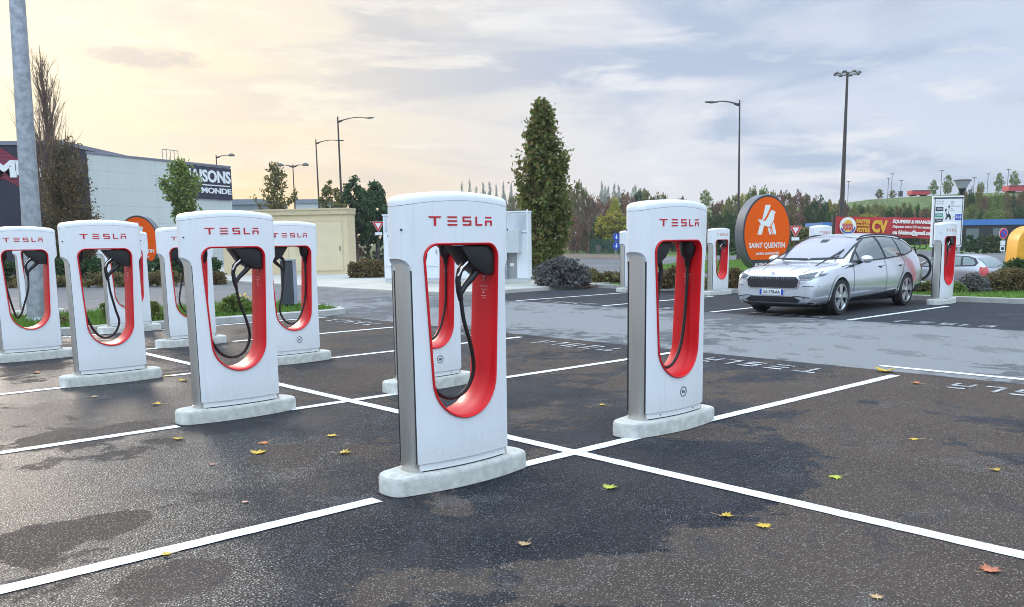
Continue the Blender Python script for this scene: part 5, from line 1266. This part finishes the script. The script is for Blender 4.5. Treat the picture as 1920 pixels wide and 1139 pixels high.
# bare fastigiate poplar by the left store
def bare(name, loc, h, spread, label, seed, n=46, r0=.16, mat='twig', group=None, low=.05, ang=.16, cat='tree', thick=1.):
    rng = random.Random(seed); root = empty(name, loc, 0, label, cat, group)
    MB().tube([(0,0,0),(.03,.02,h*.35),(.0,.05,h*.7),(.02,.0,h*.97)], [r0,r0*.72,r0*.35,.012], 8).build('trunk', mat, root, smooth=60)
    mb = MB()
    def branch(p, d, L, r, lv):
        pts = [p]; q = p.copy(); dd = d.copy(); k = 5
        for i in range(k):
            dd = (dd + Vector((rng.gauss(0,.07), rng.gauss(0,.07), .10))).normalized(); q = q+dd*L/k; pts.append(q.copy())
        mb.tube(pts, [max(.006,r*(1-.8*i/k))*thick for i in range(k+1)], 4 if lv else 5, False)
        if lv < 2:
            for i in range(6 if lv == 0 else 3):
                t_ = .25+.7*rng.random(); b = pts[min(k, int(t_*k))]
                a = rng.random()*6.283; s = Vector((math.cos(a), math.sin(a), 0))
                branch(b, (dd+s*(.45 if lv == 0 else .55)).normalized(), L*(.40 if lv == 0 else .5)*(.6+.6*rng.random()), r*.5, lv+1)
    for i in range(n):
        z = h*(low+(.85-low)*rng.random()); a = rng.random()*6.283; s = Vector((math.cos(a), math.sin(a), 0))
        L = (h-z)*.55*(.6+.5*rng.random())+.4
        L = min(L, spread/ang*.75)
        branch(Vector((0,0,z)), (s*ang*(1.4-.5*z/h)*2.2+Vector((0,0,1))).normalized(), L, r0*.32*(1-.6*z/h), 0)
    mb.build('branches', mat, root); return root
Yp = 50.; tp = at(85, 68, Yp); bp = at(108, 400, Yp)
bare('bare_poplar', (bp.x-.2, Yp, 0), tp.z, 1.15, 'tall bare upright poplar between the dark shop and the pale store', 11, n=50, r0=.20, ang=.085, thick=.85)
tb = at(133, 266, 46)
def prof_bush(t): return max(.05, (.62+.55*min(1,t*2.5) if t < .4 else 1.0 if t < .5 else 1-.9*((t-.5)/.5)**1.3))
def prof_low(t): return float(np.interp(t, [0,.1,.3,.5,.7,.85,1], [.75,.95,1.0,.92,.78,.62,.3]))
brush_tree('bushy_tree', (at(131, 430, 46).x, 46, 0), .3, tb.z+.3, 1.55, prof_low, 'leaf_brownhedge', 'broad brownish half bare tree at the foot of the tall bare poplar', n=230, per=75, leaf=.085, rad=.16, seed=8, tr=.14, twig_r=.014, bare_top=.66)
def prof_round(t): return max(.05, math.sin(math.pi*min(1,(t*.92+.10)))**.7)
tg = at(350, 305, 54)
brush_tree('young_tree', (at(343, 420, 54).x, 54, 0), tg.z*.50, tg.z, 1.50, prof_round, 'leaf_green', 'small light green tree in front of the dark store sign', n=62, per=62, leaf=.13, rad=.20, seed=21, tr=.10, twig_r=.022)
brush_tree('young_tree', (at(519, 390, 80).x, 80, 0), 2.6, at(519, 308, 80).z, 1.85, prof_bush, 'leaf_olive', 'airy olive green tree above the left end of the beige kiosk', n=64, per=50, leaf=.17, rad=.22, seed=22, tr=.12, twig_r=.025)
tree('young_tree', (at(621, 390, 84).x, 84, 0), 2.5, at(621, 340, 84).z, 1.35, prof_bush, 'leaf_olive', 'smaller loose tree between the two arm street lamps', nc=52, per=40, leaf=.20, cr=.36, seed=23, tr=.10, nl=20, shell=.3)
tree('evergreen_tree', (at(668, 440, 86).x, 86, 0), 1.8, at(668, 336, 86).z, 1.85, prof_round, 'leaf_dark', 'dark evergreen tree rising behind the right end of the beige kiosk', nc=150, per=50, leaf=.20, cr=.45, seed=24, tr=.16, nl=18)
tree('evergreen_tree', (at(706, 440, 90).x, 90, 0), 1.8, at(706, 343, 90).z, 1.5, prof_bush, 'leaf_dark', 'dark evergreen tree behind the give way sign', nc=120, per=50, leaf=.20, cr=.42, seed=25, tr=.16, nl=18)
bare('bare_tree', (at(1104, 462, 132).x, 132, hill_h(1104,132)), 9.2, 3.2, 'bare brown tree right of the columnar hornbeam', 31, n=40, r0=.20, low=.32, ang=.42, thick=2.2)
tree('autumn_tree', (at(1147, 455, 128).x, 128, hill_h(1147,128)), 1.6, 5.9, 2.6, prof_round, 'leaf_yellow', 'yellow green autumn tree beside the half hidden far charging post', nc=110, per=45, leaf=.26, cr=.6, seed=33, tr=.15, nl=16)
tree('autumn_tree', (at(1185, 455, 134).x, 134, hill_h(1185,134)), 1.4, 5.2, 2.0, prof_round, 'leaf_yellow', 'second yellow autumn tree just left of post 3A', nc=90, per=45, leaf=.26, cr=.6, seed=34, tr=.15, nl=16)

# far wood: a few crowns, each tree its own copy
PR = {}
def proto(mat, seed, prof, nc=120, per=34, leaf=.032, cr=.085, h0=.10):
    rng = np.random.default_rng(seed)
    P = profile_pts(rng, nc, prof, h0, 1., .35); P[:,:2] *= .5
    C = clumps(rng, P, cr*(.6+.8*rng.random(nc)), per, .8)
    V, Q = leaves(rng, C, leaf, up=.2); cm = np_mesh('crown', V, Q); cm.materials.append(MATS[mat])
    tmb = limbs(rng, 0, 1, .022, 10, .30); tm = tmb.mesh('trunk'); tm.materials.append(MATS['bark'])
    return tm, cm
def prof_wild(t): return max(.06, math.sin(math.pi*min(1,(t*.86+.12)))**.8*(.86+.2*math.sin(t*17)))
def prof_pop(t): return max(.04, math.sin(math.pi*min(1,(t*.88+.10)))**.9)
def prof_cone(t): return max(.03, 1-t)
KIND = {'olive':('leaf_olive',prof_wild),'rust':('leaf_rust',prof_wild),'green':('leaf_green',prof_wild),'yellow':('leaf_yellow',prof_round),'dark':('leaf_dark',prof_wild),'haze':('leaf_haze',prof_pop),'brown':('leaf_brownhedge',prof_wild),'cone':('leaf_dark',prof_cone)}
for i, (k, (m, pf)) in enumerate(KIND.items()):
    PR[k] = [proto(m, 40+i*3+j, pf) for j in range(2)]
WORD = {'olive':'olive green tree','rust':'rusty brown bare-twigged tree','green':'fresh green tree','yellow':'yellow leaved tree','dark':'dark green tree','haze':'pale hazy poplar','brown':'brown autumn tree','cone':'dark pointed conifer'}
def far_tree(kind, px, pyt, Y, wpx, label, group='trees of the wood along the hill', name='distant_tree', sink=.3, squash=None):
    zb = hill_h(px, Y)-sink; T = at(px, pyt, Y); h = max(.8, T.z-zb); w = wpx/F*Y
    r = empty(name, (T.x, Y, zb), (px*13.7+Y) % 6.28, label, 'tree', group)
    tm, cm = PR[kind][int(px+Y) % 2]
    for nm, me in (('trunk', tm), ('crown', cm)):
        o = bpy.data.objects.new(nm, me); COL.objects.link(o); o.parent = r
        o.scale = (w, w, h)
    return r
where = lambda px: ('right of the columnar hornbeam' if px < 1160 else 'behind post 3A' if px < 1335 else 'behind the right orange oval sign' if px < 1475 else 'behind the silver car' if px < 1570 else 'above the red banner' if px < 1755 else 'above the blue building at the right edge')
rng = random.Random(77)
rows = []
# (kind, px, top, depth, width)
for px, t_, k in ((1068,352,'olive'),(1082,341,'olive'),(1096,356,'green'),(1110,378,'rust'),(1124,372,'rust'),(1140,374,'rust'),(1154,366,'yellow'),(1168,362,'brown'),(1182,360,'rust'),(1198,358,'dark'),(1214,357,'olive'),(1230,366,'brown'),(1246,364,'olive'),(1262,370,'yellow'),(1280,372,'brown'),
               (1340,382,'brown'),(1352,375,'rust'),(1364,372,'olive'),(1378,366,'olive'),(1396,358,'yellow'),(1412,354,'green'),(1430,353,'green'),(1446,360,'olive'),(1462,357,'rust'),(1478,362,'brown'),(1494,360,'rust'),(1512,366,'brown'),(1528,370,'rust'),(1544,368,'dark'),(1556,374,'yellow'),(1572,373,'olive')):
    rows.append((k, px+rng.uniform(-3,3), t_, rng.uniform(138,158), rng.uniform(34,46)))
for px in range(1076, 1345, 24): rows.append((rng.choice(['rust','brown','olive','dark']), px, rng.uniform(398,412), rng.uniform(126,136), rng.uniform(34,44)))
for px in range(1340, 1580, 20): rows.append((rng.choice(['rust','brown','olive','dark','yellow']), px, rng.uniform(383,402), rng.uniform(118,134), rng.uniform(34,48)))
for px in range(1585, 1760, 17): rows.append((rng.choice(['olive','brown','green','dark','rust','yellow']), px, rng.uniform(387,400) if px > 1600 else 380, rng.uniform(126,142), rng.uniform(28,44)))
for px in range(1580, 1760, 22): rows.append((rng.choice(['dark','brown','dark','olive']), px, rng.uniform(403,414), rng.uniform(108,120), rng.uniform(34,46)))
for px in range(1796, 1960, 15): rows.append((rng.choice(['olive','brown','green','dark','rust']), px, rng.uniform(360,372), rng.uniform(150,166), rng.uniform(28,42)))
for px in range(1790, 1960, 16): rows.append((rng.choice(['olive','dark','dark','brown','green']), px, rng.uniform(384,398), rng.uniform(126,140), rng.uniform(32,46)))
rows += [('olive',1806,352,140,26),('dark',1822,352,142,22),('olive',1836,345,146,18)]
for px in range(1590, 1765, 13): rows.append((rng.choice(['olive','brown','green','olive','dark']), px, rng.uniform(379,392), rng.uniform(148,157), rng.uniform(20,34)))
for px in range(1790, 1960, 11): rows.append((rng.choice(['olive','brown','green','rust','dark']), px, rng.uniform(361,369), rng.uniform(160,172), rng.uniform(20,32)))
cnt = {}
for k, px, t_, Y, w in rows:
    key = (k, where(px), Y > 137)
    far_tree(k, px, t_, Y, w, f"{WORD[k]} of the {'upper' if Y > 137 else 'lower'} wood {where(px)}")
far_tree('cone', 1722, 371, 112, 16, 'dark pointed conifer right above the end of the red banner', sink=.2); far_tree('cone', 1708, 384, 114, 14, 'shorter dark conifer beside the taller one above the red banner')
HT = 'small trees along the top of the hill'
for px, t_, Y, w, lb in ((1323,357,190,26,'round green tree alone on the hilltop lawn between two far posts'),(1649,355,190,16,'small round tree left of a lower one on the hill crest'),(1674,357,190,15,'small round tree on the crest just left of the dark hut'),(1751,338,190,17,'slim yellow green tree beside the red trailer on the hill'),(1778,329,190,21,'fuller conical tree right of the slim one on the hill'),(1841,342,192,14,'thin pale tree on the hill above the blue building'),(1875,325,190,18,'light green young tree on the crest near the right red trailer'),(1903,321,188,20,'green young tree in front of the right red trailer')):
    far_tree('olive' if px in (1649,1674) else 'green', px, t_, Y, w, lb, HT, 'hilltop_tree')
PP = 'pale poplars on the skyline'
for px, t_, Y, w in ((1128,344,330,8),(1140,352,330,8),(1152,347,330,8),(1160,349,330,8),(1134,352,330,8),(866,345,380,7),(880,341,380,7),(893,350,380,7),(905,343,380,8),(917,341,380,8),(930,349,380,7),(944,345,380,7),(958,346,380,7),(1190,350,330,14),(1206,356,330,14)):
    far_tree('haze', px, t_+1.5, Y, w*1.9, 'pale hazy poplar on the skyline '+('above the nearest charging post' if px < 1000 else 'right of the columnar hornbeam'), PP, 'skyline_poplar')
for px, t_, Y, w in ((840,360,300,40),(905,358,300,60),(960,362,300,50)): far_tree('olive', px, t_+8, Y, w, {840:'low olive tree line left above the nearest post',905:'low olive tree crown above the lettering of the nearest post',960:'low olive tree crown left of the columnar hornbeam'}[px], 'trees of the wood along the hill')
# things on the hill
pmat('trailer_red', (.48,.04,.045), .5)
def trailer(px0, px1, pyt, pyb, Y, label):
    A_, B_, C_ = at(px0,pyt,Y), at(px1,pyt,Y), at(px0,pyb,Y); r = empty('trailer', (A_.x,Y,hill_h(px0,Y)), 0, label, 'trailer', 'red trailers on the hill'); z0 = C_.z-hill_h(px0,Y); z1 = A_.z-hill_h(px0,Y); w = B_.x-A_.x
    MB().box(0,w,0,2.5,z0+.25,z1).build('body','trailer_red',r,bevel=.04); MB().box(.0,w,-.02,0,z1-.25,z1-.05).build('stripe','sign_dark',r)
    for u in (.2,.8): MB().tube([(w*u,.2,.45),(w*u,2.3,.45)],.45,14).build('wheel','tyre',r,smooth=40)
trailer(1711,1744,357,368,186,'red trailer parked on the hill above the red banner'); trailer(1892,1945,348,361,184,'red trailer on the hill at the right edge of the photo')
hut = at(1690,367,188); hu = empty('hut', (hut.x,188,hill_h(1690,188)), 0, 'small dark green hut on the hill left of the red trailer', 'hut'); MB().box(-.3,.3,0,.8,0,1.0).build('wall','bin_dark',hu); MB().box(-.35,.35,-.05,.85,1.0,1.08).build('roof','sign_dark',hu)
fnc = empty('railing', (at(1622,370,180).x,180,hill_h(1640,180)), 0, 'thin grey railing along the hilltop left of the small trees', 'railing')
fm = MB(); fw = width_at(62,180)
for i in range(7): fm.tube([(fw*i/6,0,-.6),(fw*i/6,0,.75)],.03,5)
fm.tube([(0,0,.75),(fw,0,.75)],.03,5); fm.tube([(0,0,.4),(fw,0,.4)],.02,5); fm.build('rails','lamp_grey',fnc)
for px, pyt, lb in ((1591,341,'hooked thin lamp post just right of the tall floodlight mast'),(1666,335,'thin lamp post left of the taller pair on the hill'),(1673,327,'tallest thin lamp post above the two round hill trees'),(1690,339,'short thin lamp post behind the dark hut'),(1766,321,'thin lamp post between the two pointed hill trees'),(1827,334,'thin lamp post right of the funnel lamp on the hill'),(1853,327,'thin lamp post left of the light green hill tree'),(1891,319,'thin lamp post at the left end of the right red trailer')):
    Y = 195; T = at(px,pyt,Y); zb = hill_h(px,Y); r = empty('hill_lamp',(T.x,Y,zb),0,lb,'lamp post','thin lamp posts on the hill')
    MB().tube([(0,0,0),(0,0,T.z-zb)],.06,6).build('pole','lamp_grey',r); MB().box(-.45,.45,-.1,.1,T.z-zb,T.z-zb+.12).build('lamp_head','lamp_grey',r)
# green mesh fence
mm_, q_, b_ = newmat('mesh_green'); b_.inputs['Base Color'].default_value = c4((.015,.085,.06)); b_.inputs['Roughness'].default_value = .5
Yf = 125.; fa, fb = at(1106,462,Yf), at(1160,466,Yf-4); fw = (fb-fa).length
fe = empty('mesh_fence', (fa.x,fa.y,hill_h(1106,Yf)), math.atan2(fb.y-fa.y, fb.x-fa.x), 'dark green mesh fence in front of the yellow autumn tree', 'fence')
pn = MB()
for i in range(60): u = fw*i/59; pn.box(u-.012,u+.012,-.01,.01,.05,2.0)
for j in range(10): pn.box(0,fw,-.014,.014,.05+.21*j,.075+.21*j)
pn.build('mesh_panel','mesh_green',fe)
for u in np.linspace(0,fw,4): MB().box(u-.05,u+.05,.02,.10,0,2.1).build('post','mesh_green',fe)
cnb = gp(1122,466); gb_ = at(1122,462,122); rb_ = empty('litter_bin',(gb_.x,122,hill_h(1122,122)),0,'small grey round bin in front of the green mesh fence','litter bin'); MB().tube([(0,0,0),(0,0,1.1)],[.35,.40],14).build('body','lamp_grey',rb_,smooth=40); MB().tube([(0,0,1.1),(0,0,1.18)],.42,14).build('rim','lamp_grey',rb_,smooth=40)

# shrubs and hedges
def px_bush(px, pyb, wpx, hpx, mat, label, n=2600, leaf=.07, seed=1, z=0., depth=None, dpt=.8, box=False, name='shrub', group=None, lump=.22, rz=0.):
    if depth: g_ = at(px, pyb, depth); g_ = Vector((g_.x, depth, max(0., hill_h(px, depth)) if z == 0 else z))
    else: g_ = gp(px, pyb, z)
    w = wpx/F*g_.y/2; h = hpx/F*g_.y
    return bush(name, g_, w, w*dpt, h, mat, label, 'hedge' if name == 'hedge' else 'shrub', group, n, leaf, seed, rz, lump, box)
px_bush(1052, 536, 112, 50, 'leaf_grey', 'large grey green shrub at the foot of the columnar hornbeam', 6500, .075, 61, z=.12, dpt=.6, lump=.24)
px_bush(1106, 530, 40, 24, 'leaf_olive', 'small dull green shrub right of the large grey shrub', 2200, .06, 62, z=.12)
px_bush(1146, 530, 52, 17, 'leaf_brownhedge', 'low brown hedge left of the half hidden far charging post', 2400, .05, 63, z=.12, box=True, dpt=.3, name='hedge')
px_bush(1270, 541, 70, 40, 'leaf_brownhedge', 'brown clipped hedge seen through the window of post 3A', 4200, .06, 64, z=.12, dpt=.5)
px_bush(1370, 541, 62, 34, 'leaf_brownhedge', 'brown shrub just left of the right orange oval sign', 3800, .06, 65, z=.12, dpt=.6)
px_bush(1326, 541, 30, 18, 'leaf_olive', 'small olive shrub behind the far post between 3A and the oval sign', 1500, .06, 66, z=.12)
px_bush(693, 524, 74, 34, 'leaf_brownhedge', 'brown green shrubs between the beige kiosk and the white cabinets', 4500, .085, 67, dpt=.4, box=True, name='hedge', depth=43)
px_bush(677, 482, 32, 46, 'leaf_rust', 'reddish brown hedge beside the beige kiosk', 2400, .14, 68, depth=92, box=True, dpt=.5, name='hedge')
px_bush(713, 478, 52, 44, 'leaf_dark', 'dark green hedge behind the give way sign', 3000, .14, 69, depth=92, box=True, dpt=.5, name='hedge')
px_bush(1846, 476, 92, 33, 'leaf_dark', 'long dark clipped hedge right of the white map board', 6500, .10, 70, depth=86, box=True, dpt=.16, name='hedge', lump=.18)
px_bush(1508, 446, 54, 36, 'leaf_olive', 'rounded olive hedge behind the white post head and give way sign', 3000, .15, 71, depth=80, dpt=.6)
px_bush(1358, 465, 46, 42, 'leaf_dark', 'dark green bush left of the right orange oval sign pole', 2600, .15, 72, depth=96, dpt=.6)
px_bush(1905, 516, 62, 40, 'leaf_dark', 'dark spreading juniper below the yellow container', 5000, .055, 73, z=.1, depth=31, dpt=.6)
px_bush(1892, 552, 100, 40, 'leaf_brownhedge', 'brown low hedge at the right edge in front of the juniper', 8000, .045, 74, z=.1, depth=25.6, dpt=.5)
px_bush(1822, 548, 58, 32, 'leaf_grey', 'pale silvery leafed shrub right of the charging post beside the car', 4200, .05, 75, z=.1, depth=25.4, dpt=.5)
px_bush(1790, 550, 40, 18, 'leaf_green', 'low green plants at the foot of the post beside the silver car', 2200, .05, 76, z=.1, depth=25.1, dpt=.5)
px_bush(1732, 548, 40, 20, 'leaf_olive', 'low olive shrub between the bicycle and the nearest far post', 2200, .05, 77, z=.1, depth=25.6, dpt=.5)
for px, pyb, w, h, m, Y, lb in ((1862,446,46,30,'leaf_olive',98,'rounded topiary tree in front of the blue roofed building'),(1823,446,18,18,'leaf_dark',96,'small dark topiary ball left of the larger rounded one'),(1906,440,36,20,'leaf_green',97,'light green rounded shrub above the yellow container')):
    px_bush(px, pyb, w, h, m, lb, 2200, .16, 80+px%7, depth=Y, dpt=.9)
# planting on and behind the island at the left
px_bush(442, 590, 70, 34, 'leaf_green', 'leafy green plant with yellow flowers on the grass island', 2600, .06, 90, z=.10, dpt=.6, lump=.12)
gy = gp(446, 588, .1); fl = MB(); rq = random.Random(5)
fr_ = empty('flower_cluster', gy+Vector((.05,.1,.40)), 0, 'small yellow flowers on top of the leafy island plant', 'flowers')
for k in range(22):
    c = Vector((rq.gauss(0,.10), rq.gauss(0,.06), rq.uniform(-.04,.08))); fl.disc(c, X3, Vector((0,.6,.8)), 0, .018, -.002, .002, 6)
pmat('flower_yellow', (.75,.45,.02), .6); fl.build('petals','flower_yellow',fr_)
px_bush(288, 603, 34, 36, 'leaf_green', 'green weeds on the island beside the orange sign post gap', 1500, .05, 91, z=.10, lump=.1)
px_bush(212, 603, 40, 46, 'leaf_green', 'tall green weeds seen through the window of the post before the orange sign', 1400, .05, 92, z=.10, lump=.1)
px_bush(113, 612, 30, 20, 'leaf_olive', 'low olive weeds between the two leftmost charging posts', 1200, .045, 93, z=.10, lump=.1)
px_bush(372, 599, 52, 16, 'leaf_green', 'low green ground plants on the island left of the flowering plant', 1800, .05, 94, z=.10, lump=.1)
for i, (px, w, h, m, Y, lb) in enumerate(((40,150,44,'leaf_dark',43,'dark hedge below the dark shop at the left edge'),(205,150,48,'leaf_dark',42,'dark hedge behind the two left charging posts'),(350,120,44,'leaf_dark',44,'dark ivy hedge left of the beige kiosk'),)):
    px_bush(px, 531, w, h, m, lb, 6500, .10, 95+i, depth=Y, dpt=.22, box=True, name='hedge')
for i, (px, w, h, Y, lb) in enumerate(((60,180,20,40.0,'low brown ground shrubs in front of the leftmost dark hedge'),(250,170,24,39.5,'low brown and green shrubs below the left orange oval sign'),(385,70,22,40.5,'low brown shrubs beside the corner of the pavement'))):
    px_bush(px, 531, w, h, 'leaf_brownhedge', lb, 5000, .07, 101+i, depth=Y, dpt=.2, box=True, name='hedge')

# fallen leaves
MAPLE = [(0,-.5),(.10,-.30),(.36,-.42),(.30,-.22),(.55,-.12),(.40,0.),(.60,.22),(.34,.20),(.30,.36),(.16,.24),(0,.62),(-.16,.24),(-.30,.36),(-.34,.20),(-.60,.22),(-.40,0.),(-.55,-.12),(-.30,-.22),(-.36,-.42),(-.10,-.30)]
for nm, c in (('fall_yellow',(.62,.40,.035)),('fall_green',(.42,.45,.04)),('fall_orange',(.58,.20,.05)),('fall_tan',(.52,.33,.16)),('fall_rust',(.48,.15,.07)),('fall_pink',(.55,.28,.22))): pmat(nm, c, .55, var=.25, nscale=25)
def fallen(px, py, mat, size, label, rz, curl):
    p = gp(px, py, .012); root = empty('fallen_leaf', p, rz, label, 'leaf', 'fallen autumn leaves on the asphalt')
    mb = MB(); ctr = (0,0,curl*.10*size); vs = [ctr]
    for x, y in MAPLE: vs.append((x*size, y*size, size*(curl*.45*x*x*1.6+curl*.35*max(0,y)**2+.02)))
    n = len(MAPLE); mb.add(vs, [(0,i+1,(i+1)%n+1) for i in range(n)])
    o = mb.build('blade', mat, root, smooth=60)
    md = o.modifiers.new('t','SOLIDIFY'); md.thickness = .0012; me = evaluated(o); o.modifiers.clear(); o.data = me
    MB().tube([(0,-.45*size,.02*size),(.05*size,-.8*size,.05*size),(.02*size,-1.15*size,.12*size)],.0016,5).build('stalk','fall_tan',root)
FALL = [(484,849,'fall_yellow',.105,'yellow leaf in front of the post left of the nearest, below an orange leaf'),(494,830,'fall_orange',.085,'orange leaf just behind a yellow leaf near the post left of the nearest'),(646,850,'fall_yellow',.085,'yellow leaf left of the nearest post plinth, nearer of two'),(622,817,'fall_yellow',.075,'yellow green leaf farther back left of the nearest post'),(335,823,'fall_yellow',.075,'curled yellow leaf below the end of the white line before the post'),
 (1143,914,'fall_green',.085,'green and yellow leaf below the crossing of the white lines'),(1566,894,'fall_green',.085,'green leaf on the dark patch right of post 3A'),(1361,968,'fall_yellow',.070,'small yellow leaf left of its twin below the long white line'),(1432,986,'fall_yellow',.075,'yellow leaf right of its twin below the long white line'),(984,1021,'fall_tan',.065,'tan leaf in front of the nearest charging post'),
 (1857,1069,'fall_rust',.085,'rust orange leaf at the lower right near the long white line'),(1714,823,'fall_yellow',.065,'small yellow leaf on brown asphalt farther right of post 3A'),(1866,882,'fall_yellow',.060,'small pale yellow leaf at the right edge above the long line'),(1644,1119,'fall_tan',.050,'tan leaf fragment at the bottom right of the photo'),(312,1040,'fall_yellow',.050,'small yellow leaf on the nearest white line at the left'),
 (68,699,'fall_orange',.105,'orange leaf between the two leftmost charging posts'),(315,705,'fall_yellow',.10,'yellow leaf on the white line right of the second post plinth'),(343,714,'fall_yellow',.10,'yellow leaf left of the steel column of the post before 3C'),(178,744,'fall_tan',.08,'flat tan leaf below the second post plinth from the left'),(294,758,'fall_yellow',.09,'yellow leaf between the second and third posts from the left'),
 (398,871,'fall_pink',.04,'tiny pinkish leaf left of the yellow and orange pair'),(460,941,'fall_pink',.04,'tiny pale leaf at the left foreground beside the nearest white line'),(1660,697,'fall_yellow',.19,'bright yellow leaf clump at the end of the lane line'),(1129,759,'fall_yellow',.06,'small yellow leaf left of post 3A'),(1717,719,'fall_orange',.09,'orange leaf beside the end of the bay line right of post 3A')]
for i, (px, py, m, s, lb) in enumerate(FALL): fallen(px, py, m, s*1.15, lb, (i*2.39) % 6.28, (.5,-.3,.9,.2,.7)[i%5])
lp = gp(1088, 540, .01); rng2 = np.random.default_rng(9); C = np.stack([rng2.normal(size=420)*.42, rng2.normal(size=420)*.14, np.abs(rng2.normal(size=420))*.045+.01],1)
V, Q = leaves(rng2, C, .06, up=1.5); lo_ = link_mesh('leaf_litter', np_mesh('leaf_litter', V, Q), 'leaf_rust'); lo_.location = lp; tag(lo_, 'small heap of brown fallen leaves against the kerb corner', 'leaf litter', kind='stuff')
# ------------------------------------------------------------------ thin morning haze
hz = MB().box(-700, 700, -40, 560, -2.5, 60).mesh('haze'); hzo = bpy.data.objects.new('haze', hz); COL.objects.link(hzo); hzo['kind'] = 'stuff'; hzo['label'] = 'thin pale morning haze over the shopping area'
hm_ = bpy.data.materials.new('haze'); hm_.use_nodes = True; hn = hm_.node_tree; hn.nodes.clear()
ho = hn.nodes.new('ShaderNodeOutputMaterial'); hv = hn.nodes.new('ShaderNodeVolumePrincipled'); hv.inputs['Density'].default_value = .0003; hv.inputs['Color'].default_value = (.93,.95,1,1)
hn.links.new(hv.outputs[0], ho.inputs['Volume']); hz.materials.append(hm_)
